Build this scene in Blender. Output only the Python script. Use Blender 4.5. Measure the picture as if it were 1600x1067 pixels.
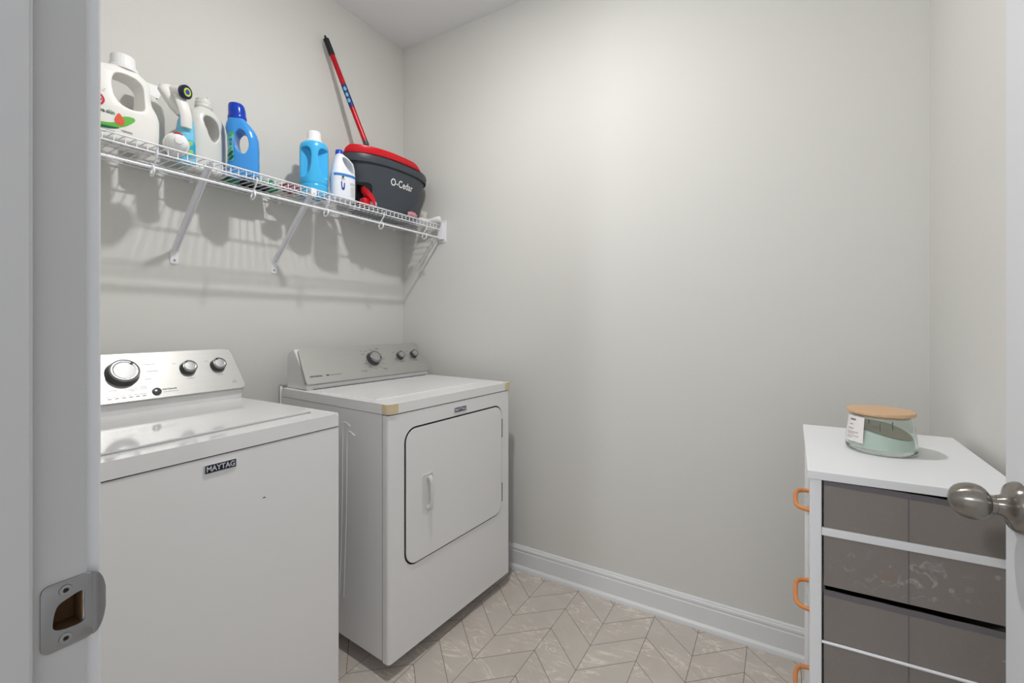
import bpy, bmesh, math, random
from mathutils import Vector, Matrix, noise
from mathutils.bvhtree import BVHTree
random.seed(7)
for o in list(bpy.data.objects): bpy.data.objects.remove(o)
S = bpy.context.scene
C = S.collection
R = math.radians

# ------------------------------------------------------------------ camera, world, lamps, exposure
cam = bpy.data.objects.new('camera', bpy.data.cameras.new('camera')); C.objects.link(cam)
cam.location = (1.851, -1.89, 1.194)
cam.rotation_euler = (R(90), 0, R(30.8))
cam.data.sensor_width = 36.0
cam.data.lens = 702 / 1600 * 36
cam.data.shift_y = -31.5 / 1600
cam.data.clip_start = 0.02
S.camera = cam

S.view_settings.view_transform = 'Standard'
S.view_settings.look = 'None'
S.view_settings.exposure = 0.38
S.view_settings.gamma = 1.0
S.view_settings.use_curve_mapping = False

W = bpy.data.worlds.new('world'); S.world = W; W.use_nodes = True
W.node_tree.nodes['Background'].inputs[0].default_value = (0.93, 0.95, 1.0, 1)
W.node_tree.nodes['Background'].inputs[1].default_value = 0.56

def lamp(name, typ, loc, energy, size, rot=(0, 0, 0), color=(1, 1, 1)):
    l = bpy.data.lights.new(name, typ); l.energy = energy; l.color = color
    if typ == 'AREA': l.shape = 'DISK'; l.size = size
    else: l.shadow_soft_size = size
    o = bpy.data.objects.new(name, l); C.objects.link(o); o.location = loc; o.rotation_euler = rot
    return o
BULB = (1.11, -0.93, 2.64)          # the small bright lens of the ceiling light is the main lamp
BULB_STRENGTH = 660.0
lamp('added_fill_light', 'AREA', (1.43, -2.62, 1.76), 6.5, 0.10, rot=(R(68), 0, R(-14)), color=(0.97, 0.985, 1.0))  # added unseen lamp: flash-like fill from behind the camera, throws the knob's shadow

# ------------------------------------------------------------------ materials
def lin(c):
    c = c / 255.0
    return c / 12.92 if c <= 0.04045 else ((c + 0.055) / 1.055) ** 2.4
def rgb(c): return (lin(c[0]), lin(c[1]), lin(c[2]), 1.0)

class N:
    """small helper to write node maths"""
    def __init__(s, m): s.t = m.node_tree; s.n = s.t.nodes; s.l = s.t.links
    def new(s, typ, **k):
        x = s.n.new(typ)
        for a, b in k.items(): setattr(x, a, b)
        return x
    def m(s, op, a, b=None, c=None):
        x = s.new('ShaderNodeMath', operation=op)
        for i, v in enumerate((a, b, c)):
            if v is None: continue
            if hasattr(v, 'links'): s.l.new(v, x.inputs[i])
            else: x.inputs[i].default_value = v
        return x.outputs[0]
    def mix(s, f, a, b):
        x = s.new('ShaderNodeMix', data_type='RGBA')
        for i, v in ((0, f), (6, a), (7, b)):
            if hasattr(v, 'links'): s.l.new(v, x.inputs[i])
            else: x.inputs[i].default_value = v
        return x.outputs[2]
    def link(s, a, b): s.l.new(a, b)

def mat(name, col, rough=0.5, metal=0.0, spec=0.5, bump=0.0, bscale=200.0, var=0.0, vscale=8.0,
        coat=0.0, sss=0.0, trans=0.0, ior=1.45, aniso=0.0, emit=None):
    m = bpy.data.materials.new(name); m.use_nodes = True
    b = m.node_tree.nodes['Principled BSDF']
    b.inputs['Base Color'].default_value = rgb(col)
    b.inputs['Roughness'].default_value = rough
    b.inputs['Metallic'].default_value = metal
    b.inputs['Specular IOR Level'].default_value = spec
    b.inputs['Coat Weight'].default_value = coat
    b.inputs['Coat Roughness'].default_value = 0.06
    b.inputs['IOR'].default_value = ior
    b.inputs['Transmission Weight'].default_value = trans
    if sss:
        b.inputs['Subsurface Weight'].default_value = sss
        b.inputs['Subsurface Radius'].default_value = (0.01, 0.01, 0.01)
        b.inputs['Subsurface Scale'].default_value = 1.0
    if emit:
        b.inputs['Emission Color'].default_value = rgb(emit[0]); b.inputs['Emission Strength'].default_value = emit[1]
    n = N(m)
    tc = n.new('ShaderNodeTexCoord')
    if var:
        nz = n.new('ShaderNodeTexNoise'); nz.inputs['Scale'].default_value = vscale; nz.inputs['Detail'].default_value = 5
        n.link(tc.outputs['Object'], nz.inputs['Vector'])
        c = rgb(col); d = tuple(x * (1 - var) for x in c[:3]) + (1,)
        n.link(n.mix(nz.outputs[0], c, d), b.inputs['Base Color'])
    if bump:
        nz = n.new('ShaderNodeTexNoise'); nz.inputs['Scale'].default_value = bscale; nz.inputs['Detail'].default_value = 3
        n.link(tc.outputs['Object'], nz.inputs['Vector'])
        bp = n.new('ShaderNodeBump'); bp.inputs['Strength'].default_value = bump; bp.inputs['Distance'].default_value = 0.002
        n.link(nz.outputs[0], bp.inputs['Height']); n.link(bp.outputs[0], b.inputs['Normal'])
    return m

M = {}
M['wall'] = mat('wall_paint', (218, 217, 213), 0.75, spec=0.25, bump=0.12, bscale=160, var=0.02, vscale=3)
M['ceiling'] = mat('ceiling_paint', (236, 236, 238), 0.9, spec=0.1, bump=0.25, bscale=240)
M['trim'] = mat('trim_paint', (226, 227, 229), 0.32, spec=0.45)
M['jamb'] = mat('jamb_paint', (196, 196, 196), 0.4, spec=0.4, bump=0.06, bscale=90)
M['door'] = mat('door_paint', (214, 216, 219), 0.33, spec=0.45, bump=0.04, bscale=120)
M['enamel'] = mat('white_enamel', (240, 240, 241), 0.2, spec=0.5, coat=0.3)
M['enamel_rough'] = mat('white_enamel_sheet', (240, 240, 241), 0.28, spec=0.5, bump=0.03, bscale=500)
M['lid'] = mat('glossy_lid_enamel', (240, 240, 241), 0.1, spec=0.6, coat=0.6)
M['gap'] = mat('dark_gap', (28, 28, 30), 0.8)
M['plastic_white'] = mat('white_plastic', (226, 226, 226), 0.35)
M['tan'] = mat('yellowed_plastic', (232, 214, 176), 0.5, var=0.2, vscale=60)
M['wire'] = mat('white_vinyl_wire', (236, 237, 242), 0.35)
M['hdpe'] = mat('white_jug_plastic', (236, 235, 231), 0.38, sss=0.15)
M['hdpe2'] = mat('milky_jug_plastic', (222, 221, 216), 0.3, sss=0.3)
M['navy'] = mat('navy_plastic', (18, 24, 62), 0.3)
M['lime'] = mat('lime_print', (206, 214, 70), 0.5)
M['blue_mid'] = mat('blue_print', (32, 74, 160), 0.4)
M['blue_jug'] = mat('blue_jug_plastic', (62, 150, 226), 0.22, sss=0.1)
M['blue_cap'] = mat('deep_blue_cap', (12, 58, 178), 0.2)
M['sky'] = mat('sky_blue_plastic', (66, 184, 240), 0.27, sss=0.1)
M['sky_liq'] = mat('pale_blue_bottle', (120, 200, 232), 0.2)
M['white_cap'] = mat('white_cap', (240, 240, 240), 0.35)
M['green'] = mat('green_bag', (14, 140, 84), 0.35, var=0.35, vscale=25)
M['leaf'] = mat('leaf_green_print', (96, 182, 66), 0.5)
M['darkgreen'] = mat('dark_green_print', (20, 96, 62), 0.5)
M['orange'] = mat('orange_print', (226, 88, 48), 0.5)
M['redprint'] = mat('red_print', (196, 32, 48), 0.5)
M['teal'] = mat('teal_label', (42, 168, 206), 0.35)
M['leaf2'] = mat('olive_leaf_print', (150, 196, 110), 0.4)
M['red'] = mat('red_plastic', (206, 10, 30), 0.3)
M['redpole'] = mat('red_pole', (188, 12, 32), 0.25, metal=0.2)
M['charcoal'] = mat('charcoal_plastic', (62, 68, 76), 0.4, bump=0.05, bscale=400)
M['black'] = mat('black_plastic', (24, 25, 28), 0.45)
M['cloth'] = mat('off_white_cloth', (222, 218, 208), 0.9, bump=0.5, bscale=300)
M['maroon'] = mat('maroon_pouch', (120, 20, 34), 0.5)
M['pink'] = mat('pink_packet', (226, 160, 170), 0.5, var=0.5, vscale=60)
M['wood'] = mat('orange_wood', (226, 146, 84), 0.5, var=0.2, vscale=30)
M['melamine'] = mat('white_melamine', (234, 235, 237), 0.45)
M['ink'] = mat('dark_print', (62, 64, 70), 0.5)
M['ink_light'] = mat('grey_print', (120, 122, 126), 0.5)
M['badge'] = mat('navy_badge', (20, 26, 52), 0.25)
M['silver_text'] = mat('silver_letters', (205, 208, 214), 0.35)
M['chrome'] = mat('chrome', (150, 150, 152), 0.18, metal=1.0)
M['knob_side'] = mat('dark_chrome', (96, 97, 100), 0.25, metal=0.9)
M['knob_face'] = mat('satin_knob_face', (176, 176, 177), 0.45, metal=0.8)
M['paper'] = mat('label_paper', (232, 226, 226), 0.6)
M['wax'] = mat('mint_wax', (232, 243, 236), 0.5, sss=0.1, var=0.12, vscale=30)
M['wax_brown'] = mat('brown_wax', (190, 176, 130), 0.35, var=0.3, vscale=50)
M['screw'] = mat('screw_metal', (168, 168, 166), 0.3, metal=1.0)
M['strike'] = mat('strike_satin_nickel', (158, 158, 158), 0.38, metal=0.85)
M['mortise'] = mat('bare_wood_mortise', (120, 88, 56), 0.8, var=0.5, vscale=60)
M['greywhite'] = mat('grey_label', (176, 178, 180), 0.5)
M['bleach'] = mat('bleach_plastic', (232, 236, 244), 0.35, sss=0.1)
M['band'] = mat('blue_band_print', (50, 124, 200), 0.5)
M['bamboo'] = mat('bamboo', (216, 178, 140), 0.5)

def glass_mat():
    m = bpy.data.materials.new('green_glass'); m.use_nodes = True
    b = m.node_tree.nodes['Principled BSDF']
    b.inputs['Base Color'].default_value = rgb((244, 251, 247)); b.inputs['Roughness'].default_value = 0.06
    b.inputs['Transmission Weight'].default_value = 0.92; b.inputs['IOR'].default_value = 1.2
    return m
M['glass'] = glass_mat()

def brushed(name, col, rough, axis_scale, spread=0.12):
    m = bpy.data.materials.new(name); m.use_nodes = True; n = N(m)
    b = m.node_tree.nodes['Principled BSDF']
    tc = n.new('ShaderNodeTexCoord'); mp = n.new('ShaderNodeMapping'); mp.inputs['Scale'].default_value = axis_scale
    nz = n.new('ShaderNodeTexNoise'); nz.inputs['Scale'].default_value = 12; nz.inputs['Detail'].default_value = 6
    n.link(tc.outputs['Object'], mp.inputs[0]); n.link(mp.outputs[0], nz.inputs['Vector'])
    c = rgb(col); d = tuple(x * (1 - spread) for x in c[:3]) + (1,)
    n.link(n.mix(nz.outputs[0], c, d), b.inputs['Base Color'])
    b.inputs['Metallic'].default_value = 0.85; b.inputs['Roughness'].default_value = rough
    bp = n.new('ShaderNodeBump'); bp.inputs['Strength'].default_value = 0.08; bp.inputs['Distance'].default_value = 0.001
    n.link(nz.outputs[0], bp.inputs['Height']); n.link(bp.outputs[0], b.inputs['Normal'])
    return m
M['steel'] = brushed('brushed_steel', (196, 195, 192), 0.42, (1, 40, 40))
def aniso(m):
    n = N(m); b = m.node_tree.nodes['Principled BSDF']; t = n.new('ShaderNodeTangent', direction_type='RADIAL', axis='X')
    n.link(t.outputs[0], b.inputs['Tangent']); b.inputs['Anisotropic'].default_value = 0.85; b.inputs['Anisotropic Rotation'].default_value = 0.25; return m
M['steel_knob'] = aniso(brushed('satin_nickel', (150, 145, 138), 0.25, (40, 3, 40), 0.2))

def bamboo_mat():
    m = M['bamboo']; n = N(m); b = m.node_tree.nodes['Principled BSDF']
    tc = n.new('ShaderNodeTexCoord'); mp = n.new('ShaderNodeMapping'); mp.inputs['Scale'].default_value = (4, 60, 4)
    nz = n.new('ShaderNodeTexNoise'); nz.inputs['Scale'].default_value = 5; nz.inputs['Detail'].default_value = 5
    n.link(tc.outputs['Object'], mp.inputs[0]); n.link(mp.outputs[0], nz.inputs['Vector'])
    n.link(n.mix(nz.outputs[0], rgb((226, 190, 152)), rgb((196, 156, 116))), b.inputs['Base Color'])
bamboo_mat()

def fabric_mat():
    m = bpy.data.materials.new('grey_fabric'); m.use_nodes = True; n = N(m)
    b = m.node_tree.nodes['Principled BSDF']; b.inputs['Roughness'].default_value = 0.85; b.inputs['Specular IOR Level'].default_value = 0.2
    g = n.new('ShaderNodeNewGeometry')
    w = n.new('ShaderNodeTexNoise'); w.inputs['Scale'].default_value = 700; n.link(g.outputs['Position'], w.inputs['Vector'])
    big = n.new('ShaderNodeTexNoise'); big.inputs['Scale'].default_value = 9; big.inputs['Detail'].default_value = 4; n.link(g.outputs['Position'], big.inputs['Vector'])
    base = n.mix(w.outputs[0], rgb((146, 139, 134)), rgb((124, 118, 114)))
    base = n.mix(n.m('MULTIPLY', big.outputs[0], 0.35), base, rgb((160, 153, 148)))
    # worn, dusty patch with rubbed spots about the middle of the second band
    sp = n.new('ShaderNodeSeparateXYZ'); n.link(g.outputs['Position'], sp.inputs[0])
    dx = n.m('DIVIDE', n.m('SUBTRACT', sp.outputs[0], 2.06), 0.13); dz = n.m('DIVIDE', n.m('SUBTRACT', sp.outputs[2], 0.712), 0.055)
    r2 = n.m('ADD', n.m('MULTIPLY', dx, dx), n.m('MULTIPLY', dz, dz))
    near = n.m('MAXIMUM', n.m('SUBTRACT', 1.0, r2), 0.0)
    s1 = n.new('ShaderNodeTexNoise'); s1.inputs['Scale'].default_value = 42; s1.inputs['Detail'].default_value = 4; s1.inputs['Distortion'].default_value = 1.6
    n.link(g.outputs['Position'], s1.inputs['Vector'])
    scuff = n.m('MULTIPLY', n.m('MINIMUM', n.m('MULTIPLY', n.m('MAXIMUM', n.m('SUBTRACT', s1.outputs[0], 0.55), 0.0), 7.0), 1.0), near)
    base = n.mix(scuff, base, rgb((178, 172, 168)))
    vo = n.new('ShaderNodeTexVoronoi'); vo.inputs['Scale'].default_value = 26; n.link(g.outputs['Position'], vo.inputs['Vector'])
    dots = n.m('MULTIPLY', n.m('LESS_THAN', vo.outputs['Distance'], 0.13), 0.5)
    base = n.mix(n.m('MULTIPLY', dots, n.m('GREATER_THAN', big.outputs[0], 0.55)), base, rgb((186, 181, 178)))
    dx2 = n.m('DIVIDE', n.m('SUBTRACT', sp.outputs[0], 2.03), 0.022); dz2 = n.m('DIVIDE', n.m('SUBTRACT', sp.outputs[2], 0.702), 0.018)
    rr = n.m('ADD', n.m('MULTIPLY', dx2, dx2), n.m('MULTIPLY', dz2, dz2))
    rr = n.m('ADD', rr, n.m('MULTIPLY', n.m('SUBTRACT', s1.outputs[0], 0.5), 4.0))
    base = n.mix(n.m('MULTIPLY', n.m('LESS_THAN', rr, 0.16), 0.4), base, rgb((158, 126, 108)))
    n.link(base, b.inputs['Base Color'])
    bp = n.new('ShaderNodeBump'); bp.inputs['Strength'].default_value = 0.3; bp.inputs['Distance'].default_value = 0.001
    n.link(w.outputs[0], bp.inputs['Height']); n.link(bp.outputs[0], b.inputs['Normal'])
    return m
M['fabric'] = fabric_mat()
M['hem'] = mat('woven_hem_tape', (116, 112, 116), 0.9, bump=0.6, bscale=900)

def floor_mat():
    m = bpy.data.materials.new('chevron_stone_vinyl'); m.use_nodes = True; n = N(m)
    b = m.node_tree.nodes['Principled BSDF']; b.inputs['Roughness'].default_value = 0.42; b.inputs['Specular IOR Level'].default_value = 0.4
    g = n.new('ShaderNodeNewGeometry'); sp = n.new('ShaderNodeSeparateXYZ'); n.link(g.outputs['Position'], sp.inputs[0])
    X, Y = sp.outputs[0], sp.outputs[1]
    u = n.m('DIVIDE', n.m('SUBTRACT', X, 0.92), 0.1655)
    col = n.m('FLOOR', u)
    u2 = n.m('MULTIPLY', n.m('FRACT', n.m('MULTIPLY', u, 0.5)), 2.0)
    t = n.m('SUBTRACT', 1.0, n.m('ABSOLUTE', n.m('SUBTRACT', u2, 1.0)))
    v = n.m('DIVIDE', n.m('SUBTRACT', n.m('ADD', Y, 0.184), n.m('MULTIPLY', t, 0.149)), 0.1372)
    row = n.m('FLOOR', v)
    fv = n.m('FRACT', v); fu = n.m('FRACT', u)
    ev = n.m('MINIMUM', fv, n.m('SUBTRACT', 1.0, fv)); eu = n.m('MINIMUM', fu, n.m('SUBTRACT', 1.0, fu))
    g1 = n.m('LESS_THAN', n.m('MULTIPLY', ev, 0.1372 * 0.743), 0.0011)
    g2 = n.m('LESS_THAN', n.m('MULTIPLY', eu, 0.1655), 0.0011)
    grout = n.m('MAXIMUM', g1, g2)
    cid = n.new('ShaderNodeCombineXYZ'); n.link(col, cid.inputs[0]); n.link(row, cid.inputs[1])
    wn = n.new('ShaderNodeTexWhiteNoise'); wn.noise_dimensions = '3D'; n.link(cid.outputs[0], wn.inputs['Vector'])
    sc = n.new('ShaderNodeVectorMath', operation='SCALE'); n.link(wn.outputs['Color'], sc.inputs[0]); sc.inputs['Scale'].default_value = 40
    ad = n.new('ShaderNodeVectorMath', operation='ADD'); n.link(g.outputs['Position'], ad.inputs[0]); n.link(sc.outputs[0], ad.inputs[1])
    def veins(scale, dist, lo, gain, rot):
        mp = n.new('ShaderNodeMapping'); mp.inputs['Rotation'].default_value = (0, 0, rot); mp.inputs['Scale'].default_value = (1.0, 3.0, 1)
        n.link(ad.outputs[0], mp.inputs[0])
        nz = n.new('ShaderNodeTexNoise'); nz.inputs['Scale'].default_value = scale; nz.inputs['Detail'].default_value = 5; nz.inputs['Distortion'].default_value = dist
        nz.inputs['Roughness'].default_value = 0.55
        n.link(mp.outputs[0], nz.inputs['Vector'])
        d = n.m('ABSOLUTE', n.m('SUBTRACT', nz.outputs[0], 0.5))
        k = n.m('SUBTRACT', 1.0, n.m('MULTIPLY', d, gain))
        k = n.m('MAXIMUM', k, 0.0)
        mk = n.new('ShaderNodeTexNoise'); mk.inputs['Scale'].default_value = 7; n.link(ad.outputs[0], mk.inputs['Vector'])
        ms = n.m('MINIMUM', n.m('MULTIPLY', n.m('MAXIMUM', n.m('SUBTRACT', mk.outputs[0], lo), 0.0), 6.0), 1.0)
        return n.m('MULTIPLY', k, ms)
    v1 = veins(4.5, 1.1, 0.42, 55.0, 0.9); v2 = veins(8.0, 1.0, 0.46, 40.0, 0.5)
    cl = n.new('ShaderNodeTexNoise'); cl.inputs['Scale'].default_value = 9; cl.inputs['Detail'].default_value = 5; n.link(ad.outputs[0], cl.inputs['Vector'])
    base = n.mix(cl.outputs[0], rgb((186, 177, 169)), rgb((212, 203, 195)))
    base = n.mix(n.m('MULTIPLY', wn.outputs['Value'], 0.45), base, rgb((198, 193, 185)))
    base = n.mix(n.m('MULTIPLY', v2, 0.4), base, rgb((232, 224, 212)))
    base = n.mix(n.m('MULTIPLY', v1, 0.8), base, rgb((240, 231, 216)))
    base = n.mix(grout, base, rgb((120, 112, 105)))
    n.link(base, b.inputs['Base Color'])
    bp = n.new('ShaderNodeBump'); bp.inputs['Strength'].default_value = 0.4; bp.inputs['Distance'].default_value = 0.001; bp.invert = True
    n.link(grout, bp.inputs['Height']); n.link(bp.outputs[0], b.inputs['Normal'])
    return m
M['floor'] = floor_mat()

# ------------------------------------------------------------------ mesh helpers
def link_obj(name, me, m, parent=None, loc=None):
    o = bpy.data.objects.new(name, me); C.objects.link(o)
    me.materials.clear(); me.materials.append(m)
    if parent: o.parent = parent
    if loc: o.location = loc
    return o
def obj(name, bm, m, parent=None, smooth=True, ang=35, wn=False, label=None, loc=None):
    me = bpy.data.meshes.new(name); bmesh.ops.recalc_face_normals(bm, faces=bm.faces); bm.to_mesh(me); bm.free()
    if smooth:
        me.shade_smooth(); me.set_sharp_from_angle(angle=R(ang))
    o = link_obj(name, me, m, parent, loc)
    if wn:
        w = o.modifiers.new('wn', 'WEIGHTED_NORMAL'); w.keep_sharp = True; w.weight = 100
    if label: o['label'] = label
    return o
def thing(name, label, cat, loc=(0, 0, 0), rz=0.0, group=None, kind=None):
    o = bpy.data.objects.new(name, None); C.objects.link(o); o.empty_display_size = 0.05
    o.location = loc; o.rotation_euler = (0, 0, rz)
    if label: o['label'] = label
    if cat: o['category'] = cat
    if group: o['group'] = group
    if kind: o['kind'] = kind
    return o
def struct(name, bm, m, smooth=False, **k):
    o = obj(name, bm, m, smooth=smooth, **k); o['kind'] = 'structure'; return o
def BM(): return bmesh.new()
def box(bm, x0, x1, y0, y1, z0, z1, bev=0.0, seg=3, mtx=None):
    vs = bmesh.ops.create_cube(bm, size=1.0)['verts']
    for v in vs: v.co = Vector(((x0 + x1) / 2 + v.co.x * (x1 - x0), (y0 + y1) / 2 + v.co.y * (y1 - y0), (z0 + z1) / 2 + v.co.z * (z1 - z0)))
    if bev:
        es = list({e for v in vs for e in v.link_edges})
        r = bmesh.ops.bevel(bm, geom=es, offset=bev, segments=seg, profile=0.5, affect='EDGES', clamp_overlap=True)
        vs = list({v for f in r['faces'] for v in f.verts} | {v for v in vs if v.is_valid})
    if mtx is not None: bmesh.ops.transform(bm, matrix=mtx, verts=vs)
    return vs
def rrect(w, h, r, n=6, cx=0, cy=0):
    p = []
    for k, (sx, sy) in enumerate(((1, 1), (-1, 1), (-1, -1), (1, -1))):
        for i in range(n + 1):
            a = R(90 * k + 90 * i / n)
            p.append((cx + sx * (w / 2 - r) + r * math.cos(a), cy + sy * (h / 2 - r) + r * math.sin(a)))
    return p
AX = {'x': lambda a, b, d: (d, a, b), 'y': lambda a, b, d: (a, d, b), 'z': lambda a, b, d: (a, b, d)}
def prism(bm, pts, axis, d0, d1, bev=0.0, seg=2):
    f = AX[axis]
    a = [bm.verts.new(f(p[0], p[1], d0)) for p in pts]; b = [bm.verts.new(f(p[0], p[1], d1)) for p in pts]
    n = len(pts); fa = bm.faces.new(a); fb = bm.faces.new(b[::-1])
    for i in range(n): bm.faces.new((a[i], b[i], b[(i + 1) % n], a[(i + 1) % n]))
    if bev:
        es = list(fb.edges)
        bmesh.ops.bevel(bm, geom=es, offset=bev, segments=seg, profile=0.5, affect='EDGES', clamp_overlap=True)
def loft(bm, rings, caps=True, closed=True):
    V = [[bm.verts.new(p) for p in r] for r in rings]
    n = len(V[0]); rng = range(n) if closed else range(n - 1)
    for a, b in zip(V, V[1:]):
        for i in rng: bm.faces.new((a[i], a[(i + 1) % n], b[(i + 1) % n], b[i]))
    if caps: bm.faces.new(V[0][::-1]); bm.faces.new(V[-1])
    return V
def lathe(bm, prof, seg=32, c=(0, 0, 0), sx=1.0, sy=1.0, mtx=None):
    rings = []
    for r, z in prof:
        ring = []
        for i in range(seg):
            a = 2 * math.pi * i / seg
            p = Vector((c[0] + sx * r * math.cos(a), c[1] + sy * r * math.sin(a), c[2] + z))
            ring.append(mtx @ p if mtx is not None else p)
        rings.append(ring)
    loft(bm, rings)
def tube(bm, pts, r, seg=10, cyclic=False, caps=True):
    pts = [Vector(p) for p in pts]; n = len(pts); rings = []
    up = None
    for i, p in enumerate(pts):
        if cyclic: t = (pts[(i + 1) % n] - pts[i - 1]).normalized()
        else: t = (pts[min(i + 1, n - 1)] - pts[max(i - 1, 0)]).normalized()
        if up is None:
            up = Vector((0, 0, 1)) if abs(t.z) < 0.9 else Vector((1, 0, 0))
        s = t.cross(up).normalized(); up = s.cross(t).normalized()
        rr = r[i] if isinstance(r, (list, tuple)) else r
        rings.append([p + s * (rr * math.cos(2 * math.pi * k / seg)) + up * (rr * math.sin(2 * math.pi * k / seg)) for k in range(seg)])
    if cyclic:
        V = loft(bm, rings, caps=False)
        for i in range(seg): bm.faces.new((V[-1][i], V[-1][(i + 1) % seg], V[0][(i + 1) % seg], V[0][i]))
    else: loft(bm, rings, caps=caps)
def superel(cx, cy, z, hw, hd, e=2.6, n=40):
    p = []
    for i in range(n):
        a = 2 * math.pi * i / n; c, s = math.cos(a), math.sin(a)
        p.append((cx + hw * math.copysign(abs(c) ** (2 / e), c), cy + hd * math.copysign(abs(s) ** (2 / e), s), z))
    return p
def bez(pts, n=8):
    """Catmull-Rom through the points"""
    P = [Vector(p) for p in pts]; P = [P[0]] + P + [P[-1]]; out = []
    for i in range(1, len(P) - 2):
        for k in range(n):
            t = k / n; a, b, c, d = P[i - 1], P[i], P[i + 1], P[i + 2]
            out.append(0.5 * ((2 * b) + (c - a) * t + (2 * a - 5 * b + 4 * c - d) * t * t + (3 * b - a - 3 * c + d) * t ** 3))
    out.append(P[-2]); return out
def smooth_poly(pts, n=5):
    P = [Vector((p[0], p[1], 0)) for p in pts]; out = []; m = len(P)
    for i in range(m):
        a, b, c, d = P[i - 1], P[i], P[(i + 1) % m], P[(i + 2) % m]
        for k in range(n):
            t = k / n
            q = 0.5 * ((2 * b) + (c - a) * t + (2 * a - 5 * b + 4 * c - d) * t * t + (3 * b - a - 3 * c + d) * t ** 3)
            out.append((q.x, q.y))
    return out
def carve(name, bm, cutters, m, parent, voxel=0.0022, iters=8, loc=None, label=None):
    """cut the cutters out of a closed body, then round all edges; returns one object"""
    me = bpy.data.meshes.new(name + '_raw'); bmesh.ops.recalc_face_normals(bm, faces=bm.faces); bm.to_mesh(me); bm.free()
    t = bpy.data.objects.new('tmp', me); C.objects.link(t); tmp = [t]
    for c in cutters:
        cm = bpy.data.meshes.new('cut'); bmesh.ops.recalc_face_normals(c, faces=c.faces); c.to_mesh(cm); c.free()
        co = bpy.data.objects.new('cut', cm); C.objects.link(co); tmp.append(co)
        b = t.modifiers.new('b', 'BOOLEAN'); b.operation = 'DIFFERENCE'; b.object = co; b.solver = 'EXACT'
    if voxel:
        r = t.modifiers.new('r', 'REMESH'); r.mode = 'VOXEL'; r.voxel_size = voxel
        s = t.modifiers.new('s', 'SMOOTH'); s.factor = 0.5; s.iterations = iters
    dg = bpy.context.evaluated_depsgraph_get(); dg.update()
    out = bpy.data.meshes.new_from_object(t.evaluated_get(dg)); out.name = name
    for x in tmp: bpy.data.objects.remove(x)
    out.shade_smooth()
    if not voxel: out.set_sharp_from_angle(angle=R(35))
    o = link_obj(name, out, m, parent, loc)
    if label: o['label'] = label
    return o
def text_bm(body, size, bold=0.0, extrude=0.0004, align='CENTER', shear=0.0, space=1.0):
    cu = bpy.data.curves.new('t', 'FONT'); cu.body = body; cu.size = size; cu.align_x = align; cu.align_y = 'CENTER'
    cu.extrude = extrude; cu.offset = bold; cu.shear = shear; cu.resolution_u = 4; cu.space_character = space
    t = bpy.data.objects.new('tmp', cu); C.objects.link(t)
    dg = bpy.context.evaluated_depsgraph_get(); dg.update()
    me = bpy.data.meshes.new_from_object(t.evaluated_get(dg)); bpy.data.objects.remove(t)
    bm = BM(); bm.from_mesh(me); return bm
def place(bm, mtx): bmesh.ops.transform(bm, matrix=mtx, verts=bm.verts)
def frame_mtx(o, ux, uy, n=None):
    """matrix that takes x->ux, y->uy, z->ux x uy and moves to o"""
    ux = Vector(ux).normalized(); uy = Vector(uy).normalized(); uz = ux.cross(uy)
    m = Matrix((ux, uy, uz)).transposed().to_4x4(); m.translation = Vector(o); return m
def merge(dst, src):
    me = bpy.data.meshes.new('x'); src.to_mesh(me); src.free(); dst.from_mesh(me)
def sheet(pts, nx=12, nz=12):
    """flat grid in local XZ (x0,x1,z0,z1) at y=0"""
    x0, x1, z0, z1 = pts; bm = BM()
    g = [[bm.verts.new((x0 + (x1 - x0) * i / nx, 0, z0 + (z1 - z0) * j / nz)) for i in range(nx + 1)] for j in range(nz + 1)]
    for j in range(nz):
        for i in range(nx): bm.faces.new((g[j][i], g[j][i + 1], g[j + 1][i + 1], g[j + 1][i]))
    return bm
def project(bm, target, off=0.0006):
    """lay a flat decal (local XZ) on the -y side of the target mesh; both in the same parent frame"""
    bv = BVHTree.FromPolygons([v.co + target.location for v in target.data.vertices], [p.vertices[:] for p in target.data.polygons])
    for v in bm.verts:
        base = v.co.y
        h = bv.ray_cast(Vector((v.co.x, -1.0, v.co.z)), Vector((0, 1, 0)))
        if h[0] is not None: v.co = Vector((v.co.x, h[0].y - off + base, v.co.z))
        else: v.co = Vector((v.co.x, 0.0, v.co.z))
def cutgrid(pts, step=0.004):
    """filled polygon in XZ, subdivided so that it can be bent"""
    bm = BM(); vs = [bm.verts.new((p[0], 0, p[1])) for p in pts]; bm.faces.new(vs)
    for ax, i in (((1, 0, 0), 0), ((0, 0, 1), 1)):
        lo = min(p[i] for p in pts); hi = max(p[i] for p in pts); k = lo + step
        while k < hi:
            co = (k, 0, 0) if i == 0 else (0, 0, k)
            bmesh.ops.bisect_plane(bm, geom=bm.verts[:] + bm.edges[:] + bm.faces[:], plane_co=co, plane_no=ax); k += step
    return bm
def flat_text(body, size, x, z, bold=0.0, align='CENTER', shear=0.0, space=1.0):
    bm = text_bm(body, size, bold, 0.0, align, shear, space); place(bm, frame_mtx((x, 0, z), (1, 0, 0), (0, 0, 1))); return bm

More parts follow.
